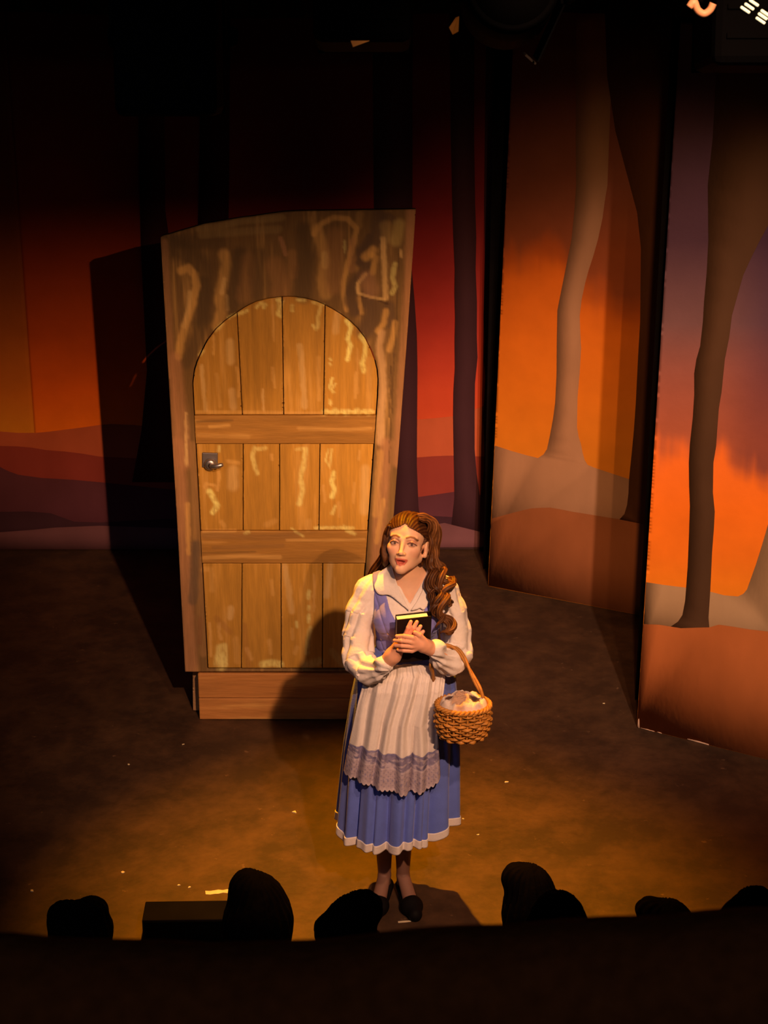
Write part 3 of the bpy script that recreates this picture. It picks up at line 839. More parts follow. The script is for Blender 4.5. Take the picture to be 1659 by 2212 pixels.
    st(c4, [(640, 1470), (672, 1540)], 9, tan, .9); st(c4, [(800, 1410), (812, 1500)], 8, tan, .8); st(c4, [(755, 1580), (820, 1570), (880, 1580)], 14, yel2, .85); st(c4, [(965, 1330), (968, 1400)], 7, tan, .8); st(c4, [(995, 1280), (1000, 1310)], 7, yel, .7); st(c4, [(1092, 1320), (1070, 1500)], 9, yel, .6); st(c4, [(1000, 1460), (985, 1500)], 9, tan, .7)
    st(c4, [(1060, 1590), (1160, 1560)], 16, yel, .5); st(c4, [(1270, 960), (1275, 1200)], 5, tan, .5); st(c4, [(820, 980), (828, 1080)], 7, tan, .6); st(c4, [(560, 1400), (570, 1560)], 12, tan, .45); st(c4, [(330, 900), (385, 900), (390, 1050)], 10, tan, .5)
    st(c4, [(1250, 1490), (1340, 1590)], 14, yel, .35); st(c4, [(620, 1300), (650, 1600)], 12, (.30, .13, .04), .4); st(c4, [(420, 1250), (520, 1350)], 12, (.30, .13, .04), .4)

    boxes = []
    for pts, w_, c_, a_ in S:
        P = np.array(pts)
        boxes.append((P.min(0) - w_ - 4, P.max(0) + w_ + 4))
    def paint(V, base, seed, grain='v', shade=None):
        px, py = prv(V[:, 0] + X0, np.full(len(V), YD), V[:, 2])
        gx, gz = V[:, 0], V[:, 2]
        if grain == 'v': g = fbm(gx * 70, gz * 4, seed) - 0.5; g2 = fbm(gx * 14, gz * 2, seed + 9) - 0.5
        else: g = fbm(gx * 4, gz * 80, seed) - 0.5; g2 = fbm(gx * 2, gz * 20, seed + 9) - 0.5
        c = np.tile(np.array(base), (len(V), 1)) * (1 + 0.32 * g + 0.35 * g2)[:, None]
        light = np.clip((g + g2) * 1.8 - 0.34, 0, 0.38)[:, None]
        c = lerp(c, np.array(tan), light)
        jit = 4.0 * (fbm(px * 0.16, py * 0.09, seed + 3) - 0.5)
        for (pts, w_, c_, a_), (lo, hi) in zip(S, boxes):
            m = (px > lo[0]) & (px < hi[0]) & (py > lo[1]) & (py < hi[1])
            if not m.any(): continue
            idx = np.nonzero(m)[0]
            X, Y = px[idx] + jit[idx], py[idx]
            d = np.full(len(idx), 1e9)
            for (x0, y0), (x1, y1) in zip(pts[:-1], pts[1:]):
                dx, dy = x1 - x0, y1 - y0
                t = np.clip(((X - x0) * dx + (Y - y0) * dy) / (dx * dx + dy * dy + 1e-9), 0, 1)
                d = np.minimum(d, np.hypot(X - x0 - t * dx, Y - y0 - t * dy))
            soft = max(2.6, w_ * 0.50)
            k = a_ * (1 - sstep(w_ * 0.5 - soft * 0.5, w_ * 0.5 + soft * 0.6, d))
            k *= 0.80 + 0.5 * np.clip(g[idx] + g2[idx] * .5, -.5, .5)
            if c_[1] > .8: k = k * np.clip(0.35 + 1.3 * vnoise(X * 0.30, Y * 0.16, seed + 5), 0, 1)      # broken dry-brush dabs
            c[idx] = lerp(c[idx], np.array(c_), np.clip(k, 0, 1)[:, None])
        return c

    TOP = [A(*p) for p in [(347, 513), (352, 510), (363, 508), (443, 484.5), (490, 477), (522, 471.5), (545, 469), (573, 464.5), (609, 459.5), (640, 457.5), (760, 455.5), (898, 453.5)]]
    right = [A(*p) for p in [(895, 500), (880, 720), (859, 1000), (846, 1170), (827, 1440), (826, 1451)]]
    left = [A(*p) for p in [(400, 1451), (384, 1150), (372, 950), (360, 740)]]
    outline = TOP + right + left
    arch = [(447.5, 1446.5), (414.5, 828), (418, 800), (424, 781), (432, 763), (446, 735), (465, 710), (485, 692), (508, 676), (529, 662), (551.5, 651), (576, 644.5), (602, 641), (620, 639.8), (638, 640.5), (660, 643.5), (681.7, 649), (700, 656.5), (718, 666), (736, 677), (754, 690.5), (773, 708), (790, 730), (802, 754), (811, 778), (816, 800), (818, 821), (816.5, 860), (774, 1446.5)]
    opening = [A(*p) for p in arch]
    V, F = plate(outline, 0.0, 0.045, 0.0065, [opening], sub=0.0065)
    up = np.array((.20, .120, .042))
    c = paint(V, up, 21)
    zz = V[:, 2]
    mesh_obj('door_surround', V, F, M['woodpaint'], r, True, c)
    # back boards keep the leaf closed
    V2, F2 = plate([A(412, 1448), A(405, 800), A(618, 610), A(828, 800), A(782, 1448)], 0.040, 0.012, None)
    mesh_obj('backing_board', V2, F2, M['fascia'], r, False)
    # side thickness at the right and braces behind
    for xb in (-0.42, 0.20):
        MB().tube([(xb, 0.06, 1.9), (xb, 0.62, 0.012)], 0.018, 6).tube([(xb, 0.06, 0.03), (xb, 0.62, 0.03)], 0.018, 6).build('rear_brace', M['fascia'], r)

    # ---- the leaf: planks and cross rails, each its own piece, set back by 6 mm with open joints
    Op = np.array(opening)
    def clip_to_opening(poly, gap):
        """Sutherland-Hodgman against the (convex) opening shrunk by gap"""
        O = Op.copy()
        cen = O.mean(0)
        area = 0.5 * sum(O[i, 0] * O[(i + 1) % len(O), 1] - O[(i + 1) % len(O), 0] * O[i, 1] for i in range(len(O)))
        if area < 0: O = O[::-1]
        out = [np.array(p) for p in poly]
        for i in range(len(O)):
            a = O[i]; b = O[(i + 1) % len(O)]
            e = b - a; n = np.array([-e[1], e[0]]); n /= np.hypot(*n)
            a = a + n * gap
            if not out: break
            inp = out; out = []
            for j in range(len(inp)):
                p, q2 = inp[j], inp[(j + 1) % len(inp)]
                dp = (p - a) @ n; dq = (q2 - a) @ n
                if dp >= 0: out.append(p)
                if (dp >= 0) != (dq >= 0): out.append(p + (q2 - p) * dp / (dp - dq))
        return out
    base_leaf = (.52, .285, .046)
    rows = [([(511.7, 676), (522.5, 884)], [(609, 640), (612.5, 884)], [(702, 660), (699, 884)], (560, 897.5)),
            ([(524.8, 962), (524.8, 1148)], [(603.8, 962), (603.6, 1148)], [(691, 962), (689, 1148)], (959.5, 1147.5)),
            ([(522.5, 1219), (521, 1446)], [(606.7, 1219), (607.5, 1446)], [(697, 1219), (696, 1446)], (1217.5, 1445))]
    gap = 0.0022
    k = 0
    for ri, (g1, g2, g3, (yt, yb)) in enumerate(rows):
        def gx(g, y):
            (xa, ya), (xb, yb_) = g
            return xa + (xb - xa) * (y - ya) / (yb_ - ya)
        cols = [None, g1, g2, g3, None]
        for ci in range(4):
            la, lb = cols[ci], cols[ci + 1]
            Lt = A(gx(la, yt), yt) if la else A(330, yt); Lb = A(gx(la, yb), yb) if la else A(330, yb)
            Rt = A(gx(lb, yt), yt) if lb else A(900, yt); Rb = A(gx(lb, yb), yb) if lb else A(900, yb)
            poly = [(Lt[0] + gap, Lt[1] - gap), (Rt[0] - gap, Rt[1] - gap), (Rb[0] - gap, Rb[1] + gap), (Lb[0] + gap, Lb[1] + gap)]
            poly = clip_to_opening(poly, 0.0055)
            poly = [tuple(p) for p in poly]
            V, F = plate(poly, 0.006 + 0.0012 * ((k * 7) % 3), 0.028, 0.0065, sub=0.0065)
            tint = 1 + 0.10 * (((k * 5) % 4) - 1.5) / 1.5
            mesh_obj('plank', V, F, M['woodpaint'], r, True, paint(V, np.array(base_leaf) * tint, 30 + k))
            k += 1
    for (yt, yb) in ((897.5, 959.5), (1147.5, 1217.5)):
        a, b = A(330, yt), A(900, yt); c_, d_ = A(900, yb), A(330, yb)
        poly = clip_to_opening([(a[0], a[1] - gap), (b[0], b[1] - gap), (c_[0], c_[1] + gap), (d_[0], d_[1] + gap)], 0.0035)
        V, F = plate([tuple(p) for p in poly], 0.001, 0.030, 0.0065, sub=0.0065)
        mesh_obj('cross_rail', V, F, M['railpaint'], r, True, paint(V, np.array((.40, .21, .045)), 50 + k, 'h'))
        k += 1
    # ---- plinth: two boards on a set-back base
    zt = A(600, 1452)[1]
    B = lambda px, py: (A(px, py)[0], max(A(px, py)[1], 0.002))
    zb = A(600, 1506)[1]
    x0 = A(430, 1500)[0]; x1 = A(826, 1500)[0]
    for (za, zc, sd) in ((zb + 0.0015, zt - 0.004, 61), (0.003, zb - 0.0015, 62)):
        V, F = plate([(x0, za), (x1, za), (x1, zc), (x0, zc)], -0.012, 0.03, 0.0075, sub=0.0075)
        cc = paint(V, np.array((.50, .225, .062)), sd, 'h')
        mesh_obj('plinth_board', V, F, M['railpaint'], r, True, cc)
    xs = A(412.5, 1480)[0]; xe = x0 + 0.01
    V, F = plate([(xs - .004, 0.004), (xe, 0.004), (xe, zt - 0.004), (xs + .002, zt - 0.004)], 0.075, 0.03, 0.0075, sub=0.0075)
    mesh_obj('plinth_return', V, F, M['railpaint'], r, True, paint(V, np.array((.40, .235, .115)), 63, 'v'))
    MB().box(((xs + x1) / 2 + 0.02, 0.24, zt / 2), (x1 - xs - 0.06, 0.26, zt - 0.012)).build('wagon_base', M['fascia'], r)
    # ---- lock plate and lever
    p = A(436.5, 980); q = A(471, 1011.5)
    hx, hz = (p[0] + q[0]) / 2, (p[1] + q[1]) / 2
    R_ = Matrix.Rotation(radians(2), 3, 'Y')
    hd = MB().box((hx, 0.001, hz + 0.004), (q[0] - p[0], 0.012, p[1] - q[1]), R_, 0.003).build('lock_plate', M['iron'], r)
    c0 = A(455, 1001)
    RX = Matrix.Rotation(radians(90), 3, 'X')
    kb = MB()
    kb.lathe([(0.023, -0.006), (0.027, 0.004), (0.027, 0.018), (0.022, 0.026), (0.012, 0.028)], (c0[0], -0.002, c0[1]), n=20, R=RX)
    k0 = kb.build('lock_boss', M['chrome'], hd, True)
    tip = A(484, 996)
    lv = MB().tube([(c0[0], -0.028, c0[1]), (c0[0] + 0.012, -0.046, c0[1] + 0.001), (c0[0] + 0.03, -0.050, c0[1] + 0.003), (tip[0] - .006, -0.050, tip[1] - .001), (tip[0], -0.048, tip[1])], [0.010, 0.011, 0.011, 0.010, 0.007], 10)
    lv.build('lever_handle', M['chrome'], hd, True)
door_unit()

# ================================================================== THE WOMAN
WO = Vector((0.06, 5.66, 0))
def Lp(px, py, yl):
    p = at(px, py, WO.y + yl) - WO
    return np.array((p.x, p.y, p.z))

# head frame
HC = np.array((0.019, 0.002, 1.474))
def head_axes(yaw, pitch, roll):
    y, p, o = radians(yaw), radians(pitch), radians(roll)
    r = np.array((cos(y), -sin(y), 0)); f = np.array((-sin(y), -cos(y), 0)); u = np.array((0, 0, 1.0))
    f2 = f * cos(p) + u * sin(p); u2 = u * cos(p) - f * sin(p)
    u3 = u2 * cos(o) + r * sin(o); r3 = r * cos(o) - u2 * sin(o)
    return np.stack([r3, f2, u3], 1)
HR = head_axes(11, 20, 2.5)
def H(x, y, z): return HC + HR @ np.array((x, y, z))

def add_torso(v, off):
    v.ell((0.022, 0.025, 1.225), (0.112 + off, 0.078 + off, 0.125 + off), k=0.03)
    v.ell((0.024, 0.025, 1.08), (0.098 + off, 0.080 + off, 0.13 + off), k=0.04)
    for s in (-1, 1): v.ell((0.022 + s * 0.052, -0.040, 1.205), (0.054 + off, 0.050 + off, 0.056 + off), k=0.03)
    v.cap((-0.115, 0.022, 1.285), (0.160, 0.022, 1.285), 0.036 + off, None, 0.03)
    v.cap((-0.075, 0.026, 1.305), (0.02, 0.028, 1.35), 0.030 + off, 0.036 + off, 0.03)
    v.cap((0.120, 0.026, 1.305), (0.02, 0.028, 1.35), 0.030 + off, 0.036 + off, 0.03)

def woman():
    root = thing('person', WO, 'young woman in white blouse, blue pinafore dress and lace-hemmed apron, standing and clasping a book', 'person')
    # ------------------------------------------------ body: one continuous surface
    v = Vol((-0.26, -0.30, -0.01), (0.31, 0.21, 1.62), 0.0021)
    add_torso(v, 0.0)
    v.ell((0.015, 0.04, 0.93), (0.125, 0.10, 0.12), k=0.05)
    # legs and feet
    for hip, knee, calf, ank, ball, toe in (((-0.055, 0.05, 0.86), (-0.060, 0.045, 0.46), (-0.061, 0.066, 0.30), (-0.058, 0.072, 0.095), (-0.083, -0.035, 0.030), (-0.090, -0.078, 0.022)),
                                            ((0.065, 0.05, 0.86), (0.022, 0.045, 0.46), (0.014, 0.066, 0.30), (0.012, 0.072, 0.095), (0.044, -0.035, 0.030), (0.056, -0.085, 0.022))):
        v.cap(hip, knee, 0.075, 0.048, 0.02); v.cap(knee, calf, 0.043, 0.0365, 0.01); v.cap(calf, ank, 0.0365, 0.0240, 0.006)
        v.cap(ank, (ank[0] + 0.000, ank[1] + 0.03, 0.030), 0.0235, 0.024, 0.006)
        v.cap(ank, ball, 0.0240, 0.028, 0.006); v.cap(ball, toe, 0.030, 0.021, 0.010)
        v.ell((ball[0] + 0.014, ball[1], 0.026), (0.024, 0.034, 0.022), k=0.012)
        v.ell((ball[0] - 0.014, ball[1], 0.026), (0.024, 0.034, 0.022), k=0.012)
    # neck
    v.cap(H(0, -0.022, -0.05), (0.020, 0.030, 1.325), 0.043, 0.050, 0.02)
    v.cap((0.020, 0.028, 1.33), (0.020, 0.02, 1.29), 0.055, 0.06, 0.03)
    # head
    v.ell(H(0, -0.020, 0.026), (0.0685, 0.088, 0.080), HR, 0.015)
    v.ell(H(0, 0.036, 0.030), (0.056, 0.046, 0.055), HR, 0.02)
    v.ell(H(0, 0.032, -0.034), (0.0515, 0.049, 0.056), HR, 0.02)
    v.cap(H(-0.043, 0.004, -0.050), H(-0.007, 0.063, -0.088), 0.018, 0.0145, 0.022)
    v.cap(H(0.043, 0.004, -0.050), H(0.007, 0.063, -0.088), 0.018, 0.0145, 0.022)
    v.ell(H(0, 0.069, -0.0905), (0.0135, 0.0125, 0.0115), HR, 0.014)
    for s in (-1, 1):
        v.ell(H(s * 0.037, 0.050, -0.020), (0.020, 0.020, 0.019), HR, 0.02)
        v.cap(H(s * 0.014, 0.081, 0.017), H(s * 0.042, 0.066, 0.019), 0.0060, 0.005, 0.012)
    for s in (-1, 1):
        v.ell(H(s * 0.030, 0.091, -0.002), (0.0165, 0.013, 0.0115), HR, 0.010, 's')
        v.ell(H(s * 0.030, 0.0665, -0.002), (0.0135, 0.0135, 0.0125), HR, 0.004)
        v.cap(H(s * 0.019, 0.0765, 0.002), H(s * 0.031, 0.0800, 0.0065), 0.0028, 0.0032, 0.004)
        v.cap(H(s * 0.031, 0.0800, 0.0065), H(s * 0.044, 0.0690, 0.001), 0.0032, 0.0028, 0.004)
    v.cap(H(0, 0.078, 0.010), H(0, 0.0965, -0.0325), 0.0060, 0.0075, 0.012)
    v.ell(H(0, 0.0970, -0.0345), (0.0080, 0.0085, 0.0072), HR, 0.006)
    for s in (-1, 1): v.ell(H(s * 0.0095, 0.0870, -0.0370), (0.0062, 0.0085, 0.0052), HR, 0.006)
    v.ell(H(0, 0.074, -0.052), (0.018, 0.012, 0.012), HR, 0.012)
    v.ell(H(0, 0.088, -0.0655), (0.0155, 0.022, 0.0085), HR, 0.003, 's')
    up = [(-0.0195, 0.0730, -0.0575), (-0.0105, 0.0815, -0.0560), (-0.0035, 0.0830, -0.0555), (0.0035, 0.0830, -0.0555), (0.0105, 0.0815, -0.0560), (0.0195, 0.0730, -0.0575)]
    v.chain([H(*p) for p in up], [0.0012, 0.0020, 0.0023, 0.0023, 0.0020, 0.0012], 0.004)
    lo = [(-0.0190, 0.0725, -0.0590), (-0.0110, 0.0780, -0.0715), (0.0, 0.0810, -0.0758), (0.0110, 0.0780, -0.0715), (0.0190, 0.0725, -0.0590)]
    v.chain([H(*p) for p in lo], [0.0012, 0.0022, 0.0028, 0.0022, 0.0012], 0.004)
    for s in (-1, 1):
        v.ell(H(s * 0.0700, -0.008, -0.010), (0.0085, 0.0170, 0.0290), HR, 0.006)
        v.ell(H(s * 0.0790, -0.004, -0.006), (0.0050, 0.0090, 0.0160), HR, 0.004, 's')
        v.ell(H(s * 0.0690, 0.002, -0.036), (0.0080, 0.0090, 0.0095), HR, 0.006)
    # arms
    hA = Lp(849, 1416, -0.188); hB = Lp(932, 1401, -0.195)
    v.cap((-0.118, 0.02, 1.28), (-0.148, -0.045, 1.050), 0.028, 0.025, 0.02)
    eA = Lp(829, 1437, -0.172)
    v.cap((-0.148, -0.050, 1.045), (-0.103, -0.115, 1.038), 0.024, 0.022, 0.012); v.cap((-0.103, -0.115, 1.038), eA, 0.022, 0.026, 0.012); v.cap(eA, hA, 0.027, 0.0275, 0.012)
    v.cap((0.160, 0.02, 1.28), (0.195, -0.035, 1.075), 0.028, 0.025, 0.02)
    v.cap((0.195, -0.040, 1.075), (0.160, -0.125, 1.085), 0.028, 0.026, 0.012); v.cap((0.160, -0.125, 1.085), hB, 0.026, 0.0235, 0.012)
    # right hand (lies flat on the book, fingers up)
    pA = Lp(864, 1393, -0.205)
    v.cap(hA, pA, 0.0275, 0.022, 0.012)
    kn = [Lp(876, 1372, -0.213), Lp(886, 1369, -0.214), Lp(895, 1371, -0.213), Lp(902, 1376, -0.211)]
    tipm = [Lp(882, 1356, -0.222), Lp(894, 1356, -0.223), Lp(903, 1361, -0.221), Lp(909, 1369, -0.218)]
    tip = [Lp(887.5, 1343, -0.219), Lp(900.5, 1343.5, -0.219), Lp(908.5, 1353, -0.218), Lp(914, 1364, -0.216)]
    for a, b, c in zip(kn, tipm, tip):
        v.cap(pA, a, 0.015, 0.0100, 0.008)
        v.cap(a, b, 0.0092, 0.0082, 0.003); v.cap(b, c, 0.0082, 0.0066, 0.003)
    # left hand (laid across the right one, fingers to the viewer's left)
    pB = Lp(909, 1392, -0.226)
    v.cap(hB, pB, 0.0225, 0.021, 0.012)
    v.cap(hB, Lp(912, 1400, -0.222), 0.021, 0.016, 0.010)
    v.cap(Lp(922, 1392, -0.214), Lp(900, 1384, -0.232), 0.019, 0.015, 0.010)
    kn = [Lp(892, 1377.5, -0.243), Lp(888, 1386.5, -0.246), Lp(888, 1396.5, -0.244), Lp(890, 1405.5, -0.237)]
    mid = [Lp(873, 1374, -0.247), Lp(867, 1384, -0.251), Lp(868, 1395, -0.249), Lp(872, 1405, -0.241)]
    tip = [Lp(857, 1374, -0.236), Lp(852, 1383.5, -0.236), Lp(854, 1394.5, -0.235), Lp(860, 1404, -0.229)]
    for a, b, c in zip(kn, mid, tip):
        v.cap(pB, a, 0.016, 0.0092, 0.006)
        v.cap(a, b, 0.0086, 0.0078, 0.0015); v.cap(b, c, 0.0078, 0.0062, 0.0015)
    v.cap(Lp(920, 1388, -0.222), Lp(906, 1372, -0.236), 0.0125, 0.0090, 0.006)
    v.cap(Lp(906, 1372, -0.236), Lp(896, 1366, -0.239), 0.0088, 0.0070, 0.003)
    V, Q = v.mesh()
    N = vnormals(V, Q)
    q = (V - HC) @ HR                       # head coordinates
    x, y, z = q[:, 0], q[:, 1], q[:, 2]
    c = np.tile(np.array((.76, .46, .31)), (len(V), 1))
    n = fbm(V[:, 0] * 60, V[:, 2] * 60 + V[:, 1] * 40, 4) - 0.5
    c *= (1 + 0.06 * n)[:, None]
    leg = V[:, 2] < 0.5
    c[leg] = (.24, .125, .09)              # tights
    hand = (V[:, 2] > 1.05) & (V[:, 2] < 1.28) & (V[:, 1] < -0.12)
    c[hand] *= np.array((1.02, .86, .82))
    face = (y > 0.02) & (z > -0.125) & (z < 0.09)
    def blob(cx_, cz, rx, rz, col, a, only=face, ymin=0.03):
        d = np.sqrt(((x - cx_) / rx) ** 2 + ((z - cz) / rz) ** 2)
        k = a * (1 - sstep(0.55, 1.15, d)) * only * (y > ymin)
        c[:] = lerp(c, np.array(col), k[:, None])
    for s in (-1, 1):
        blob(s * 0.043, -0.030, 0.020, 0.018, (.70, .33, .24), .45)
        blob(s * 0.031, 0.003, 0.022, 0.0135, (.50, .24, .175), .7)
        blob(s * 0.0305, -0.003, 0.0135, 0.0052, (.60, .44, .40), .85, ymin=.05)
        blob(s * 0.0300 + 0.002, -0.0025, 0.0056, 0.0056, (.05, .022, .016), .95, ymin=.05)
        # brow and lash lines
        def line(pts, wd, col, a):
            d = np.full(len(V), 1e9)
            for (x0, z0), (x1, z1) in zip(pts[:-1], pts[1:]):
                dx, dz = x1 - x0, z1 - z0
                t = np.clip(((x - x0) * dx + (z - z0) * dz) / (dx * dx + dz * dz), 0, 1)
                d = np.minimum(d, np.hypot(x - x0 - t * dx, z - z0 - t * dz))
            k = a * (1 - sstep(wd * 0.5, wd * 1.2, d)) * face * (y > 0.035)
            c[:] = lerp(c, np.array(col), k[:, None])
        line([(s * 0.013, 0.0195), (s * 0.025, 0.0240), (s * 0.037, 0.0225), (s * 0.047, 0.0150)], 0.0042, (.105, .036, .015), .9)
        line([(s * 0.0165, -0.001), (s * 0.0245, 0.0035), (s * 0.033, 0.0040), (s * 0.041, 0.0010), (s * 0.047, -0.0035)], 0.0021, (.055, .022, .016), .92)
        line([(s * 0.022, -0.0085), (s * 0.032, -0.0095), (s * 0.042, -0.0055)], 0.0014, (.22, .09, .07), .6)
    # lips and mouth
    dl = np.full(len(V), 1e9)
    for pts in (up, lo):
        for a, b in zip(pts[:-1], pts[1:]):
            dx, dz = b[0] - a[0], b[2] - a[2]
            t = np.clip(((x - a[0]) * dx + (z - a[2]) * dz) / (dx * dx + dz * dz), 0, 1)
            dl = np.minimum(dl, np.hypot(x - a[0] - t * dx, z - a[2] - t * dz))
    k = (1 - sstep(0.0024, 0.0040, dl)) * (y > 0.05)
    c[:] = lerp(c, np.array((.60, .15, .105)), k[:, None])
    inm = (((x / 0.0165) ** 2 + ((z + 0.0650) / 0.0090) ** 2) < 1) & (y > 0.03) & (y < 0.080)
    c[inm] = lerp(np.array((.20, .035, .03)), np.array((.55, .14, .10)), sstep(-.058, -.070, z[inm])[:, None])
    mesh_obj('body', V, Q, M['skin'], root, True, c)

    # ------------------------------------------------ blouse
    b = Vol((-0.26, -0.26, 0.94), (0.30, 0.17, 1.45), 0.0028)
    add_torso(b, 0.011)
    front_b = b.d.copy()
    sl = {'L': ([(-0.112, 0.022, 1.283), (-0.143, 0.002, 1.215), (-0.153, -0.020, 1.13), (-0.150, -0.052, 1.052), (-0.112, -0.105, 1.035), (-0.078, -0.150, 1.055)], [0.047, 0.050, 0.054, 0.058, 0.050, 0.036]),
          'R': ([(0.157, 0.022, 1.283), (0.185, 0.002, 1.215), (0.195, -0.015, 1.145), (0.196, -0.045, 1.075), (0.172, -0.110, 1.070), (0.135, -0.158, 1.105)], [0.047, 0.049, 0.053, 0.056, 0.051, 0.036])}
    for P, R in sl.values(): b.chain(P, R, 0.015)
    # gathered cuffs
    cL = [np.array((-0.078, -0.150, 1.055)), Lp(829, 1436, -0.176)]; cR = [np.array((0.135, -0.158, 1.105)), Lp(943, 1403, -0.184)]
    for a, e in (cL, cR):
        d = (e - a); d /= np.linalg.norm(d)
        b.cap(a, e - d * 0.010, 0.034, 0.0285, 0.006)
        b.cap(e - d * 0.004, e + d * 0.004, 0.033, 0.034, 0.005)
    def neck(X, Y, Z):
        xl = 0.030 - (Z - 1.268) * 0.60; xr = 0.030 + (Z - 1.268) * 0.66
        vv = np.minimum(X - xl, xr - X) * 0.8
        vv = np.where((Y < 0.05) & (Z > 1.25), vv, -1)
        rad = 0.062 - np.sqrt((X - 0.02) ** 2 + (Y - 0.022) ** 2) + 0 * Z
        rad = np.where(Z > 1.325, rad, -1)
        return np.maximum(vv, rad)
    b.cut(neck)
    b.cut(lambda X, Y, Z: (0.985 - Z) + 0 * X + 0 * Y if False else np.where(np.abs(X - 0.023) < 0.095, 1.03 - Z, -1) + 0 * Y)
    V, Q = b.mesh(); N = vnormals(V, Q)
    # folds: along each sleeve, gathered at shoulder and cuff
    disp = np.zeros(len(V))
    for P, R in sl.values():
        P = np.array(P); best = np.full(len(V), 1e9); tt = np.zeros(len(V)); th = np.zeros(len(V))
        acc = 0
        for i in range(len(P) - 1):
            a, e = P[i], P[i + 1]; d = e - a; L = np.linalg.norm(d); d = d / L
            s_ = np.clip((V - a) @ d, 0, L); w_ = V - a - s_[:, None] * d
            dist = np.linalg.norm(w_, axis=1)
            m = dist < best
            best[m] = dist[m]; tt[m] = (acc + s_)[m]
            n1 = np.cross(d, (0, 1, 0.2)); n1 /= np.linalg.norm(n1); n2 = np.cross(d, n1)
            th[m] = np.arctan2(w_ @ n1, w_ @ n2)[m]
            acc += L
        on = (1 - sstep(0.062, 0.085, best))
        g = np.exp(-(tt / 0.07) ** 2) + np.exp(-((tt - acc) / 0.06) ** 2)
        el = np.exp(-((tt - 0.25) / 0.045) ** 2)
        f1 = np.sin(th * 9 + 1.3 * np.sin(tt * 30)) * 0.0030 * g
        f2 = (0.5 + 0.5 * np.sin(th * 5 + tt * 20 + 1.6 * np.sin(th * 2 + tt * 12))) ** 2 * -0.0105
        f3 = np.sin(tt * 70 + 2.0 * np.sin(th * 2)) * 0.0036 * el
        disp += on * (f1 + f2 * (0.5 + 0.5 * (1 - g)) + f3)
    nn = fbm(V[:, 0] * 45, V[:, 2] * 45 + V[:, 1] * 30, 8) - 0.5
    V = V + N * (disp + 0.0035 * nn)[:, None]
    bl = mesh_obj('blouse', V, Q, M['white'], root, True)
    # collar
    fb = Vol((-0.26, -0.26, 0.94), (0.30, 0.17, 1.45), 0.0028); fb.d = front_b
    fb.cap(H(0, -0.022, -0.05), (0.020, 0.030, 1.325), 0.050, 0.058, 0.02)
    def yf(off):
        def f(xx, zz):
            y_ = fb.front(xx, zz)
            bad = np.isnan(y_)
            y_[bad] = 0.02
            yy = y_.copy()
            for _ in range(6):                  # smooth the height field over neighbours
                D = ((xx[:, None] - xx[None]) ** 2 + (zz[:, None] - zz[None]) ** 2)
                W = np.exp(-D / 0.006 ** 2); yy = (W @ yy) / W.sum(1)
                break
            return yy - off
        return f
    def collar(pts, off):
        uv = [tuple(Lp(px, py, -0.05)[[0, 2]]) for px, py in pts]
        sm = spline(uv + [uv[0]], 70)[:-1]
        V, F = plate([tuple(p) for p in sm], 0, 0.0035, 0.0055, yfun=yf(off))
        o = mesh_obj('collar', V, F, M['white'], bl, True)
    collar([(845, 1228), (836, 1237), (825, 1245), (817, 1252), (813.5, 1261), (808.5, 1270), (811.5, 1279), (818, 1285), (826, 1286.5), (836, 1284.5), (846, 1287), (857, 1293), (869, 1301), (883, 1310), (880, 1303), (871, 1288), (861, 1270), (853, 1250)], 0.017)
    collar([(921, 1254), (917, 1268), (909, 1282), (899, 1296), (888, 1309), (898, 1308), (907, 1305), (914, 1308), (921, 1304), (929, 1299), (934, 1288), (937, 1275), (930, 1262)], 0.017)

    # ------------------------------------------------ blue pinafore bodice
    d_ = Vol((-0.20, -0.20, 0.98), (0.25, 0.17, 1.42), 0.0028)
    add_torso(d_, 0.0165)
    zi = [1.03, 1.175, 1.20, 1.225, 1.265, 1.30, 1.34, 1.42]
    xi = [0.02, 0.02, -0.006, -0.020, -0.040, -0.052, -0.066, -0.075]
    def bod(X, Y, Z):
        a = np.interp(Z.ravel(), zi, xi).reshape(Z.shape)
        w_ = 0.023 - a
        inner = np.where(Z > 1.176, w_ - np.abs(X - 0.023), -1) + 0 * Y
        outer = np.where(Z > 1.10, np.abs(X - 0.023) - np.interp(Z.ravel(), [1.10, 1.2, 1.28, 1.4], [.17, .118, .118, .128]).reshape(Z.shape), -1) + 0 * Y
        rad = np.where(Z > 1.30, 0.072 - np.sqrt((X - 0.02) ** 2 + (Y - 0.02) ** 2), -1) + 0 * Z
        return np.maximum(np.maximum(np.maximum(inner, outer), rad), 1.035 - Z + 0 * X + 0 * Y)
    d_.cut(bod)
    V, Q = d_.mesh(); N = vnormals(V, Q)
    cr = (1 - np.abs(np.sin(V[:, 2] * 75 + V[:, 0] * 22 + 1.5 * np.sin(V[:, 0] * 40)))) ** 2
    V = V + N * (-0.0045 * cr * sstep(1.24, 1.12, V[:, 2]) - 0.004 * (1 - np.abs(np.sin((V[:, 0] + 0.35 * V[:, 2]) * 70))) ** 3)[:, None]
    mesh_obj('bodice', V, Q, M['bluetop'], root, True)

    # ------------------------------------------------ skirt
    PZ = [0.30, 0.66, 0.85, 0.96, 1.00, 1.035, 1.07]
    PX = [0.213, 0.203, 0.190, 0.178, 0.162, 0.130, 0.112]
    PY = [0.185, 0.170, 0.158, 0.146, 0.134, 0.112, 0.098]
    CX = [-0.013, 0.004, 0.012, 0.018, 0.021, 0.023, 0.024]
    CY = [0.045, 0.040, 0.034, 0.028, 0.026, 0.024, 0.024]
    def sk(zv): return [np.interp(zv, PZ, a) for a in (PX, PY, CX, CY)]
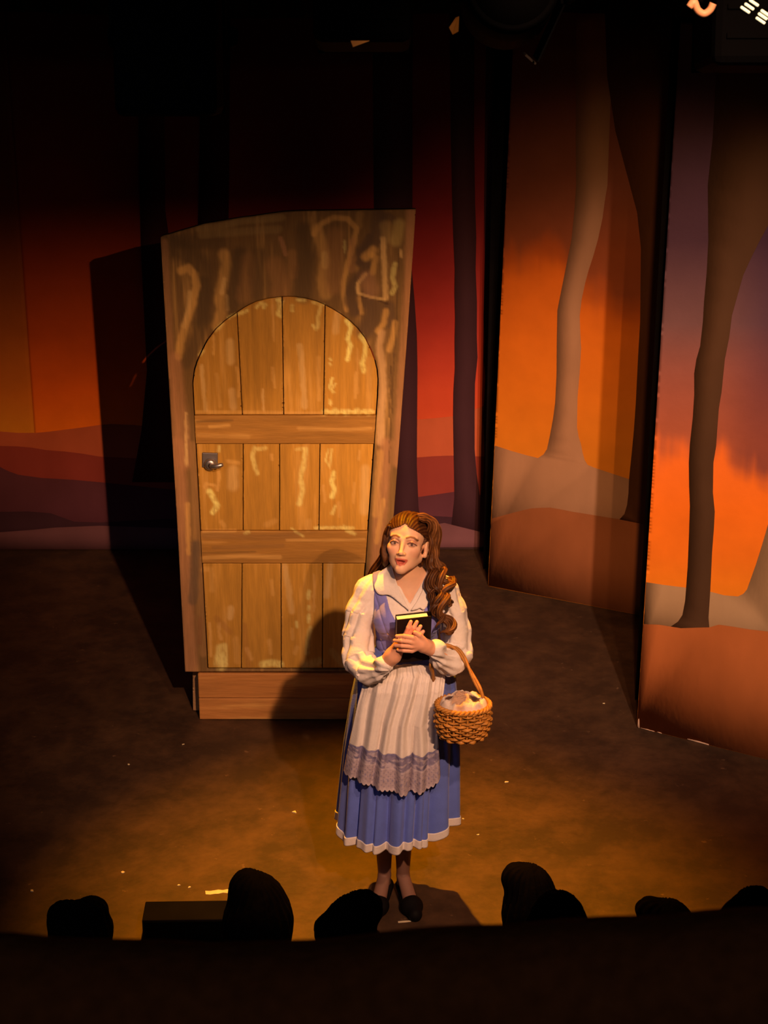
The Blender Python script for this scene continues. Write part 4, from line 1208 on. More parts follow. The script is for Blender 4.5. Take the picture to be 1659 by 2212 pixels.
    def foldf(th, zv):
        a = np.interp(zv, [0.30, 0.60, 0.90, 1.03, 1.07], [0.105, 0.075, 0.034, 0.012, 0.008])
        f = (np.abs(np.sin(4.5 * th + 0.9 + 0.35 * np.sin(2 * th))) ** 0.5 * 2 - 1) * 0.75 + 0.45 * np.sin(14 * th + 2.1 + 2 * (zv - .6)) + 0.30 * np.sin(6 * th + 0.5)
        for t0, w0 in ((-0.85, .06), (-0.45, .045), (-0.24, .05), (0.10, .05), (0.30, .04), (0.62, .06)):
            f = f - 1.25 * np.exp(-((th - t0) / w0) ** 2) * np.clip((1.0 - zv) / 0.5, 0, 1)
        return a * f
    def skirt_mesh(z0, z1, nz, nt, out=0.0, scal=0.0):
        th = np.linspace(-pi, pi, nt, endpoint=False)
        zs = np.linspace(z0, z1, nz)
        T, Z = np.meshgrid(th, zs)
        px_, py_, cx_, cy_ = sk(Z)
        k = 1 + foldf(T, Z)
        Zs = Z + (0.010 * np.sin(T * 3 + 0.6) + 0.006 * np.sin(7 * T)) * sstep(0.75, 0.30, Z) + scal * np.abs(np.sin(T * 60)) * (Z - z0 > (z1 - z0) * 0.6)
        Zs = Zs + 0.048 * sstep(0.35, 0.95, np.sin(T)) * sstep(0.75, 0.30, Z)
        X = cx_ + (px_ * k + out) * np.sin(T); Y = cy_ - (py_ * k + out) * np.cos(T)
        V = np.stack([X, Y, Zs], -1).reshape(-1, 3)
        i = np.arange(nz - 1)[:, None] * nt; j = np.arange(nt)[None]
        a = i + j; b_ = i + (j + 1) % nt
        F = np.stack([a, a + nt, b_ + nt, b_], -1).reshape(-1, 4)
        return V, F
    V, F = skirt_mesh(1.07, 0.336, 110, 420)
    so = mesh_obj('skirt', V, F, M['blue'], root, True)
    V, F = skirt_mesh(0.352, 0.318, 8, 420, 0.003)
    to = mesh_obj('hem_trim', V, F, M['white'], so, True)
    for o, t in ((so, 0.002), (to, 0.002)):
        md = o.modifiers.new('cloth_thickness', 'SOLIDIFY'); md.thickness = t; md.offset = 0

    # ------------------------------------------------ apron with lace hem
    nu, nv = 240, 190
    U, Wv = np.meshgrid(np.linspace(0, 1, nu), np.linspace(0, 1, nv))
    ztop = 1.066 - 0.040 * np.abs(2 * U - 1) ** 2.2 - 0.012 * (1 - U)
    zh = np.interp(U.ravel(), [0, .25, .55, .66, .70, .74, .85, .93, 1], [.612, .604, .586, .578, .590, .584, .586, .600, .628]).reshape(U.shape)
    scal = 0.0085 * np.abs(np.sin(U * pi * 21)) * sstep(0.93, 1.0, Wv)
    Z = ztop + (zh - ztop) * Wv - scal
    xl = np.interp(Z.ravel(), [.60, .70, .90, 1.0, 1.06], [-.207, -.190, -.152, -.128, -.095]).reshape(U.shape)
    xr = np.interp(Z.ravel(), [.60, .70, .84, .95, 1.02, 1.06], [.142, .137, .128, .150, .158, .128]).reshape(U.shape)
    X = xl + (xr - xl) * U
    px_, py_, cx_, cy_ = sk(Z)
    s_ = np.clip((X - cx_) / (px_ + 0.026), -0.985, 0.985)
    amp = np.interp(Wv.ravel(), [0, .08, .3, 1], [.004, .011, .017, .021]).reshape(U.shape)
    w1 = U + 0.018 * np.sin(Wv * 5 + U * 9)
    fold = np.sin(w1 * 2 * pi * 5.3 + 0.6) * 0.55 + np.sin(w1 * 2 * pi * 9.7 + 2.0 + 1.5 * Wv) * 0.35 * (1 - 0.5 * Wv)
    fold += np.sin(U * 2 * pi * 26 + 3 * np.sin(U * 7)) * 0.15 * np.exp(-(Wv / 0.20) ** 2)
    split = np.exp(-((U - (0.70 + 0.02 * np.sin(Wv * 4))) / 0.020) ** 2) * sstep(0.25, 0.75, Wv)
    left = np.exp(-((U - 0.27 - 0.06 * np.sin(Wv * 3)) / 0.025) ** 2) * sstep(0.1, 0.5, Wv) * sstep(1.1, 0.6, Wv)
    Y = cy_ - (py_ + 0.030) * np.sqrt(1 - s_ ** 2) - amp * fold + 0.017 * split + 0.006 * left - 0.006 * sstep(.5, 1, Wv)
    Vg = np.stack([X, Y, Z], -1)
    def part(r0, r1, lift=0.0):
        g = Vg[r0:r1].copy(); g[..., 1] -= lift
        n = r1 - r0
        a = (np.arange(n - 1)[:, None] * nu + np.arange(nu - 1)[None])
        F = np.stack([a, a + nu, a + nu + 1, a + 1], -1).reshape(-1, 4)
        return g.reshape(-1, 3), F
    kz = int(nv * 0.70)
    V, F = part(0, kz + 1)
    ap = mesh_obj('apron', V, F, M['white'], root, True)
    V, F = part(kz, nv, 0.001)
    u_, v_ = U[kz:].ravel(), (Wv[kz:].ravel() - 0.70) / 0.30
    xx = (X[kz:].ravel()) * 1000; zz = Z[kz:].ravel() * 1000
    net = np.array((.23, .205, .33)); lt = np.array((.42, .35, .42)); wht = np.array((.56, .48, .55)); dkb = np.array((.11, .11, .22))
    c = np.tile(net, (len(V), 1))
    pat = fbm(xx / 16, zz / 9, 3)
    c = lerp(c, wht, (sstep(0.52, 0.66, pat) * 0.6)[:, None])
    rose = sstep(0.55, 0.9, np.sin(xx / 8.5 + 2 * np.sin(zz / 14)) * np.sin(zz / 9 + xx / 60))
    c = lerp(c, dkb, (rose * (v_ < 0.42) * 0.7)[:, None])
    low = sstep(0.40, 0.47, v_)[:, None]
    eye = sstep(0.35, 0.8, np.sin(xx / 2.6) * np.sin(zz / 2.9))[:, None]
    c2 = lerp(lt, net, eye * 0.65)
    arc = sstep(0.80, 0.95, np.cos(u_ * 2 * pi * 21 + pi) * 0.5 + (1 - np.abs(v_ - 0.74) / 0.14) * 0.6)[:, None]
    c2 = lerp(c2, dkb * 1.6, arc * 0.6)
    c = lerp(c, c2, low)
    for v0, wd, col in ((0.03, 0.035, dkb * 1.5), (0.42, 0.03, wht), (0.97, 0.05, wht)):
        c = lerp(c, col, (np.exp(-((v_ - v0) / wd) ** 2) * 0.8)[:, None])
    lo_ = mesh_obj('lace_trim', V, F, M['lace'], ap, True, c, 'grey-lilac lace band with scalloped edge')
    for o in (ap, lo_):
        md = o.modifiers.new('cloth_thickness', 'SOLIDIFY'); md.thickness = 0.002; md.offset = 1

    # ------------------------------------------------ hair
    h = Vol((-0.13, -0.13, 1.30), (0.16, 0.16, 1.64), 0.0022)
    h.ell(H(0, -0.015, 0.026), (0.0770, 0.1045, 0.0875), HR, 0.01)
    h.ell(H(-0.066, 0.006, -0.020), (0.020, 0.038, 0.070), HR, 0.02)
    h.ell(H(0, -0.055, -0.030), (0.070, 0.060, 0.075), HR, 0.02)
    def face_cut(X, Y, Z):
        D = [X - HC[0], Y - HC[1], Z - HC[2]]
        q = [D[0] * HR[0, i] + D[1] * HR[1, i] + D[2] * HR[2, i] for i in range(3)]
        zh_ = 0.056 - 6.0 * q[0] ** 2 + 0.010 * np.exp(-(q[0] / 0.012) ** 2)
        side = np.where(q[0] > 0, 0.022, 0.036)           # hair swept behind the ear on her left side
        a = np.minimum(zh_ - q[2], q[1] - side + 0.45 * np.minimum(q[2] + 0.005, 0) * (q[0] > 0))
        earr = 0.034 - np.sqrt((q[0] - 0.085) ** 2 + (q[1] - 0.004) ** 2 + (q[2] + 0.018) ** 2)
        return np.maximum(a, earr) * 0.8
    h.cut(face_cut)
    V, Q = h.mesh(); N = vnormals(V, Q)
    q = (V - HC) @ HR
    ang = np.arctan2(q[:, 0], q[:, 2] - 0.0)
    st_ = np.sin(ang * 46 + q[:, 1] * 60 + 2 * np.sin(q[:, 1] * 30)) * 0.5 + (fbm(ang * 14, q[:, 1] * 18, 2) - 0.5)
    sidew = sstep(-0.050, -0.062, q[:, 0]) * sstep(0.050, 0.025, q[:, 2])
    st_ = st_ * (1 - sidew) + sidew * (0.6 * np.sin(q[:, 1] * 330 + 4 * np.sin(q[:, 2] * 30)) + (fbm(q[:, 1] * 60, q[:, 2] * 10, 6) - 0.5))
    part_line = np.exp(-((q[:, 0] - 0.004) / 0.005) ** 2) * (q[:, 2] > 0.05)
    V = V + N * (0.0014 * st_ - 0.004 * part_line)[:, None]
    base = np.array((.036, .0105, .0036)); hi = np.array((.33, .140, .044))
    c = lerp(np.tile(base, (len(V), 1)), hi, np.clip(0.22 * st_ + 0.05, 0, 0.4)[:, None])
    hair = mesh_obj('hair', V, Q, M['hair'], root, True, c)
    def lock(path, r0, r1, amp=0.0, turns=0.0, ph=0.0, n=64, tone=0.0, name='curl'):
        P = spline(path, n)
        t = np.linspace(0, 1, n)
        d = np.gradient(P, axis=0); d /= np.linalg.norm(d, axis=1, keepdims=True)
        a = np.cross(d, (0, 1, 0)); a /= np.maximum(np.linalg.norm(a, axis=1, keepdims=True), 1e-6); b_ = np.cross(d, a)
        env = sstep(0.0, 0.35, t) * amp
        P = P + a * (env * np.cos(ph + 2 * pi * turns * t))[:, None] + b_ * (env * np.sin(ph + 2 * pi * turns * t))[:, None]
        rr = (r0 + (r1 - r0) * t) * (0.55 + 0.45 * sstep(0, 0.12, t)) * (1 - 0.75 * sstep(0.85, 1.0, t))
        nn = 26
        V, F = tube_geo(P, list(rr), nn, True, 6, 0.14)
        V = np.array([tuple(p) for p in V])
        k = np.tile(np.arange(nn), n); tt = np.repeat(t, nn)
        s1 = 0.5 + 0.5 * np.cos(6 * 2 * pi * k / nn)
        mixv = np.clip(0.04 + tone + 0.55 * s1 ** 4 * (0.4 + 0.6 * np.sin(tt * 17 + ph * 3) ** 2), 0, 1)
        c = lerp(np.tile(base, (len(V), 1)), hi, mixv[:, None])
        mesh_obj(name, V, F, M['hair'], hair, True, c)
    pp = lambda L_: [Lp(*q_) for q_ in L_]
    # pinned-back twist at the viewer's right
    lock(pp([(902, 1112, -0.02), (922, 1116, 0.0), (936, 1130, 0.01), (939, 1152, 0.015), (936, 1175, 0.015), (938, 1200, 0.02), (944, 1222, 0.01)]), 0.011, 0.010, 0.006, 2.5, 0.4, 64, .25, 'twisted_lock')
    lock(pp([(905, 1120, -0.03), (922, 1126, -0.015), (930, 1142, -0.005), (928, 1165, 0.0), (931, 1190, 0.005), (938, 1215, 0.0)]), 0.010, 0.009, 0.006, 2.5, 2.4, 64, .05, 'twisted_lock')
    lock(pp([(908, 1112, 0.01), (930, 1122, 0.03), (944, 1145, 0.035), (943, 1180, 0.035), (946, 1215, 0.03)]), 0.012, 0.012, 0.004, 1.5, 1.0, 64, .1, 'twisted_lock')
    # ringlets over her left shoulder
    for i, (pth, r0, r1, am, tr, ph, tn) in enumerate([
        ([(932, 1195, 0.005), (934, 1225, -0.02), (940, 1255, -0.065), (945, 1290, -0.095), (948, 1325, -0.125), (950, 1355, -0.145)], .0120, .0085, .009, 3.0, 0.3, .05),
        ([(940, 1200, 0.015), (950, 1228, -0.01), (960, 1255, -0.055), (956, 1285, -0.095), (960, 1320, -0.125), (970, 1350, -0.140), (962, 1372, -0.15)], .0135, .0095, .012, 2.8, 2.0, .18),
        ([(945, 1210, 0.02), (958, 1236, 0.0), (968, 1258, -0.040), (966, 1285, -0.080), (962, 1312, -0.110)], .0120, .0090, .012, 2.2, 4.0, .22),
        ([(928, 1190, 0.01), (926, 1222, -0.005), (927, 1255, -0.050), (930, 1285, -0.085), (936, 1312, -0.110)], .0105, .0080, .006, 2.0, 1.2, -.03),
        ([(938, 1205, 0.01), (945, 1240, -0.02), (950, 1275, -0.075), (953, 1310, -0.110), (958, 1340, -0.130), (968, 1362, -0.14), (974, 1350, -0.14)], .0120, .0085, .008, 2.5, 5.2, .12),
        ([(934, 1205, 0.03), (942, 1245, 0.0), (938, 1280, -0.060), (941, 1310, -0.105), (944, 1345, -0.135)], .0115, .0085, .010, 3.2, 3.0, .0),
        ([(944, 1215, 0.03), (962, 1245, 0.01), (975, 1262, -0.02), (972, 1285, -0.06), (968, 1300, -0.09)], .0110, .0090, .010, 1.8, 0.5, .05)]):
        lock(pp(pth), r0 * 0.92, r1, am * 1.5, tr * 1.15, ph, 84, tn)
    # hair falling behind her right shoulder
    for i, (pth, r0, r1) in enumerate([
        ([(842, 1135, -0.02), (836, 1165, 0.01), (833, 1200, 0.03), (826, 1232, 0.05), (812, 1258, 0.075)], .014, .010),
        ([(846, 1128, 0.0), (838, 1160, 0.03), (829, 1195, 0.05), (818, 1225, 0.065), (798, 1252, 0.085)], .014, .011),
        ([(850, 1125, 0.02), (836, 1165, 0.045), (824, 1205, 0.065), (806, 1237, 0.08), (788, 1258, 0.095)], .014, .010),
        ([(843, 1150, -0.01), (840, 1185, 0.01), (838, 1215, 0.03), (834, 1240, 0.045), (826, 1262, 0.07)], .012, .010),
        ([(848, 1140, 0.01), (835, 1180, 0.04), (828, 1215, 0.06), (820, 1245, 0.08)], .015, .012)]):
        lock(pp(pth), r0, r1, .005, 1.6, i * 1.3, 56, -.06 + .03 * (i % 2))

    # ------------------------------------------------ shoes
    for j, (ank, ball, toe) in enumerate((((-0.058, 0.072, 0.095), (-0.083, -0.035, 0.030), (-0.090, -0.078, 0.022)), ((0.012, 0.072, 0.095), (0.044, -0.035, 0.030), (0.056, -0.085, 0.022)))):
        s = Vol((-0.16, -0.16, -0.001), (0.14, 0.16, 0.12), 0.0024)
        s.cap((ank[0] + 0.004, ank[1] + 0.03, 0.032), ball, 0.032, 0.034, 0.01)
        s.cap(ball, toe, 0.036, 0.027, 0.012)
        s.ell((ball[0] + 0.014, ball[1], 0.026), (0.028, 0.042, 0.026), k=0.012)
        s.ell((ball[0] - 0.014, ball[1], 0.026), (0.028, 0.042, 0.026), k=0.012)
        ax = np.array(toe) - np.array((ank[0], ank[1], 0)); ax[2] = 0; ln = np.linalg.norm(ax); ax /= ln
        def scut(X, Y, Z):
            t = ((X - ank[0]) * ax[0] + (Y - ank[1]) * ax[1]) / ln
            lim = np.interp(t.ravel(), [-.4, -.15, .3, .55, .68, 1.2], [.058, .050, .034, .036, .12, .12]).reshape(t.shape)
            return np.maximum(Z - lim, 0.0015 - Z)
        s.cut(scut)
        V, Q = s.mesh()
        mesh_obj('shoe', V, Q, M['shoe'], root, True)
woman()

# ================================================================== BOOK
def book():
    c0 = Lp(893, 1383, -0.190)
    t = thing('book', WO + Vector(c0), 'thick dark-covered book with cream page edges, held against her chest under both hands', 'book')
    t.rotation_euler = (radians(13), radians(-1.5), radians(12))
    wd, ht, th = 0.118, 0.188, 0.033
    # local: x across, -y towards the audience, z up; spine at +x
    MB().box((0, 0.0025, 0), (wd, 0.0035, ht), None, 0.001).build('front_cover', M['cover'], t)
    MB().box((0, th - 0.0025, 0), (wd, 0.0035, ht), None, 0.001).build('back_cover', M['cover'], t)
    mb = MB()
    V = []; F = []
    n = 9
    for k in range(n):
        a = -pi / 2 + pi * k / (n - 1)
        for zz in (-ht / 2, ht / 2):
            V.append((wd / 2 - 0.002 + 0.008 * cos(a), th / 2 + (th / 2 - 0.001) * sin(a), zz))
    for k in range(n):
        a = -pi / 2 + pi * (n - 1 - k) / (n - 1)
        for zz in (-ht / 2, ht / 2):
            V.append((wd / 2 - 0.004 + 0.006 * cos(a), th / 2 + (th / 2 - 0.004) * sin(a), zz))
    m_ = len(V) // 2
    for k in range(m_):
        j = (k + 1) % m_
        F.append((2 * k, 2 * j, 2 * j + 1, 2 * k + 1))
    mesh_obj('spine', V, F, M['cover'], t, True)
    MB().box((-0.0035, th / 2, 0), (wd - 0.010, th - 0.0085, ht - 0.008), None, 0.0012).build('page_block', M['pages'], t)
book()

# ================================================================== BASKET
def basket():
    c0 = np.array((0.216, -0.205, 0.826))
    t = thing('wicker_basket', WO + Vector(c0), 'small oval woven wicker basket hanging from the crook of her arm', 'basket')
    hgt = 0.125
    def prof(s):          # radius factor by height fraction
        return np.interp(s, [0, .12, .35, .6, .85, 1], [.83, .91, 1.0, 1.03, 1.0, .985])
    RX, RY = 0.0925, 0.0745
    rows = 11; ns = 24
    # stakes
    for k in range(ns):
        a = 2 * pi * (k + 0.5) / ns
        pts = [((RX * prof(s) - .001) * cos(a), (RY * prof(s) - .001) * sin(a), 0.004 + (hgt - .004) * s) for s in np.linspace(0, 1, 7)]
        MB().tube(pts, 0.0042, 6).build('stake', M['wicker'], t, True)
    for rI in range(rows):
        s = (rI + 0.5) / rows
        n = ns * 8; pts = []
        for i in range(n):
            a = 2 * pi * i / n
            ww = 0.0052 * cos(ns / 2 * a * 1.0 + pi * rI + pi * 0.5)
            rx = RX * prof(s) + ww; ry = RY * prof(s) + ww
            pts.append((rx * cos(a), ry * sin(a), 0.004 + (hgt - .004) * s + 0.0012 * sin(7 * a + rI * 2)))
        MB().tube(pts, [0.0058 * (1 + 0.22 * sin(3.7 * k * .11 + rI)) for k in range(n)], 8, False, 0, 0, True, 0.62).build('woven_strand', M['wicker'], t, True)
    # inner wall, floor
    V = []; F = []; n = 40
    for s in (0.0, 0.5, 0.97):
        for k in range(n):
            a = 2 * pi * k / n
            V.append(((RX * prof(s) - .006) * cos(a), (RY * prof(s) - .006) * sin(a), 0.003 + hgt * s))
    for i in range(2):
        for k in range(n): F.append((i * n + k, i * n + (k + 1) % n, (i + 1) * n + (k + 1) % n, (i + 1) * n + k))
    F.append(tuple(range(n - 1, -1, -1)))
    mesh_obj('lining_wall', V, F, M['wickerdark'], t, True)
    # braided rim
    for ph in (0, pi):
        pts = []
        for i in range(160):
            a = 2 * pi * i / 160
            rr = 0.0052 * cos(a * 17 + ph); zz = 0.0052 * sin(a * 17 + ph)
            pts.append(((RX * 1.0 + rr) * cos(a), (RY * 1.0 + rr) * sin(a), hgt + zz))
        MB().tube(pts, 0.0056, 7, False, 0, 0, True).build('rim_braid', M['wicker'], t, True)
    # bail handle over the forearm
    hp = [Lp(1051, 1528, -0.205), Lp(1046, 1512, -0.20), Lp(1037, 1490, -0.19), Lp(1026, 1470, -0.175), Lp(1014, 1446, -0.155), Lp(1002, 1422, -0.135), Lp(990, 1405, -0.122), Lp(976, 1397, -0.115), Lp(962, 1396, -0.115), Lp(948, 1404, -0.12), Lp(938, 1420, -0.135), Lp(932, 1438, -0.158), Lp(935, 1458, -0.128), Lp(939, 1480, -0.085), Lp(944, 1500, -0.082), Lp(950, 1517, -0.120), Lp(954, 1524, -0.150)]
    P = spline(hp, 140) - c0
    hb = None
    for ph in (0, pi):
        tt = np.linspace(0, 1, len(P))
        d = np.gradient(P, axis=0); d /= np.linalg.norm(d, axis=1, keepdims=True)
        a = np.cross(d, (0, 1, 0)); a /= np.linalg.norm(a, axis=1, keepdims=True); b = np.cross(d, a)
        q = P + a * (0.0040 * np.cos(ph + tt * 2 * pi * 3))[:, None] + b * (0.0030 * np.sin(ph + tt * 2 * pi * 3))[:, None]
        MB().tube(q, 0.0056, 8).build('handle', M['wicker'], t, True)

    # crumpled cloth in the basket
    cl = thing('crumpled_cloth', WO + Vector(c0) + Vector((0, 0, hgt)), 'crumpled white cloth with tan and dark brown patches filling the basket', 'cloth')
    n1, n2 = 90, 150
    V = []
    rr = np.linspace(0, 1, n1); th = np.linspace(0, 2 * pi, n2, endpoint=False)
    T, R = np.meshgrid(th, rr)
    X = RX * 0.93 * R * np.cos(T); Y = RY * 0.93 * R * np.sin(T)
    Z = 0.040 * (1 - R ** 2.4) - 0.012 * R ** 8 + 0.016 * np.exp(-((R - .86) / .13) ** 2) * (0.6 + 0.4 * np.sin(7 * T + 1.2))
    nz = fbm(X * 60 + 7, Y * 60, 5) - 0.5
    Z = Z + 0.022 * nz * (1 - R ** 6)
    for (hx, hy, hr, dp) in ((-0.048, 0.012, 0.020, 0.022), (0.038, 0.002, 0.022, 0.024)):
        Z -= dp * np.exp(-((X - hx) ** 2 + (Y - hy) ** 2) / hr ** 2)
    c = np.tile(np.array((.62, .53, .48)), (n1 * n2, 1))
    xf, yf_ = X.ravel(), Y.ravel()
    def patch(hx, hy, rx, ry, col, a):
        k = a * (1 - sstep(0.75, 1.1, np.sqrt(((xf - hx) / rx) ** 2 + ((yf_ - hy) / ry) ** 2) + 0.5 * (nz.ravel())))
        c[:] = lerp(c, np.array(col), k[:, None])
    patch(-0.012, -0.012, 0.034, 0.060, (.46, .27, .17), .9)
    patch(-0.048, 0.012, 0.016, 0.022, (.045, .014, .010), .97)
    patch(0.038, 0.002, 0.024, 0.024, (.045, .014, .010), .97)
    i = np.arange(n1 - 1)[:, None] * n2; j = np.arange(n2)[None]
    a = i + j; b = i + (j + 1) % n2
    F = np.stack([a, a + n2, b + n2, b], -1).reshape(-1, 4)
    o = mesh_obj('folded_cloth', np.stack([X, Y, Z], -1).reshape(-1, 3), F, M['whitecol'], cl, True, c)
    md = o.modifiers.new('cloth_thickness', 'SOLIDIFY'); md.thickness = 0.003; md.offset = -1
basket()

# ================================================================== SMALL THINGS ON THE STAGE
def floor_bits():
    p0 = fl(310, 2035); p1 = fl(492, 2035)
    t = thing('stage_monitor', ((p0.x + p1.x) / 2, 5.475, 0), 'low black box standing at the front edge of the stage', 'speaker box')
    w_ = p1.x - p0.x
    R = Matrix.Rotation(radians(1.5), 3, 'Z')
    MB().box((0, 0, 0.056), (w_, 0.125, 0.100), R, 0.004).build('cabinet', M['blackcloth'], t)
    for sx in (-1, 1):
        for sy in (-1, 1): MB().box((sx * (w_ / 2 - .02), sy * 0.045, 0.0035), (0.022, 0.022, 0.007), R).build('foot', M['black'], t)
    MB().box((0, -0.0635, 0.056), (w_ - 0.02, 0.004, 0.085), R).build('grille', M['black'], t)
    tape = mat('pale_tape', (.75, .62, .42), .6, .4, .15, 30)
    def strip(px0, py0, px1, py1, wd, label, n=6, seed=1):
        a, b = fl(px0, py0), fl(px1, py1)
        d = (b - a); L = d.length; d.normalize(); s = Vector((-d.y, d.x, 0))
        r_ = random.Random(seed)
        V = []; 
        for i in range(n + 1):
            k = L * i / n
            V.append((k, -wd / 2 * r_.uniform(.55, 1.1), 0)); V.append((k, wd / 2 * r_.uniform(.55, 1.1), 0))
        Vt = [(x, y, 0.0009) for x, y, z in V] + [(x, y, 0.0001) for x, y, z in V]
        m_ = len(V); F = []
        for i in range(n):
            q = [2 * i, 2 * i + 2, 2 * i + 3, 2 * i + 1]
            F.append(tuple(q)); F.append(tuple(x + m_ for x in reversed(q)))
            F.append((2 * i, 2 * i + m_, 2 * i + 2 + m_, 2 * i + 2)); F.append((2 * i + 1, 2 * i + 3, 2 * i + 3 + m_, 2 * i + 1 + m_))
        F.append((0, 1, 1 + m_, m_)); F.append((2 * n, 2 * n + m_, 2 * n + 1 + m_, 2 * n + 1))
        o = mesh_obj('tape_mark', Vt, F, tape, None, False)
        o.location = a; o.rotation_euler = (0, 0, atan2(d.y, d.x))
        tag(o, label, 'tape')
    strip(444, 1929, 500, 1924, 0.030, 'worn pale tape mark on the floor behind the low black box')
    strip(860, 1992, 888, 1990, 0.011, 'short white tape mark on the floor at the toe of her right shoe', 3, 5)
    scrap = mat('pale_scrap', (.80, .68, .42), .7, .2)
    for i, (px, py, s, lab) in enumerate([(638, 1755, .0150, 'largest pale paper scrap on the open floor to the left of her skirt'),
            (278, 1652, .008, 'small pale scrap on the floor farther back, to the left of the door base'),
            (395, 1608, .008, 'small pale scrap on the floor in front of the left door base corner'),
            (1094, 1690, .010, 'pale scrap lying alone on the floor to the right of the basket'),
            (1000, 1770, .007, 'tiny scrap beside the right hem of the blue skirt, farther from the audience'),
            (1032, 1803, .008, 'tiny scrap right of the blue skirt, nearer the audience of the two there'),
            (265, 1885, .010, 'pale scrap on the amber floor between the far left head and the low black box'),
            (387, 1913, .008, 'small round scrap just above the low black box, left one of a close pair'),
            (408, 1917, .010, 'upright oval scrap just above the low black box, right one of a close pair'),
            (1305, 1520, .007, 'tiny scrap on the dark floor in front of the gap between the two flats'),
            (70, 1925, .012, 'faint scrap at the far left of the floor beside the leftmost spectator')]):
        r_ = random.Random(i)
        k = 7
        ang = sorted(r_.uniform(0, 2 * pi) for _ in range(k))
        top = [(s * r_.uniform(.5, 1) * cos(a), s * r_.uniform(.4, .8) * sin(a), .0016 + s * r_.uniform(0, .3)) for a in ang]
        bot = [(x, y, 0.0003) for x, y, z in top]
        F = [tuple(range(k)), tuple(reversed(range(k, 2 * k)))] + [(j, j + k, (j + 1) % k + k, (j + 1) % k) for j in range(k)]
        o = mesh_obj('paper_scrap', top + bot, F, scrap, None, False)
        o.location = fl(px, py)
        tag(o, lab, 'paper scrap', 'paper scraps on the stage floor')
floor_bits()

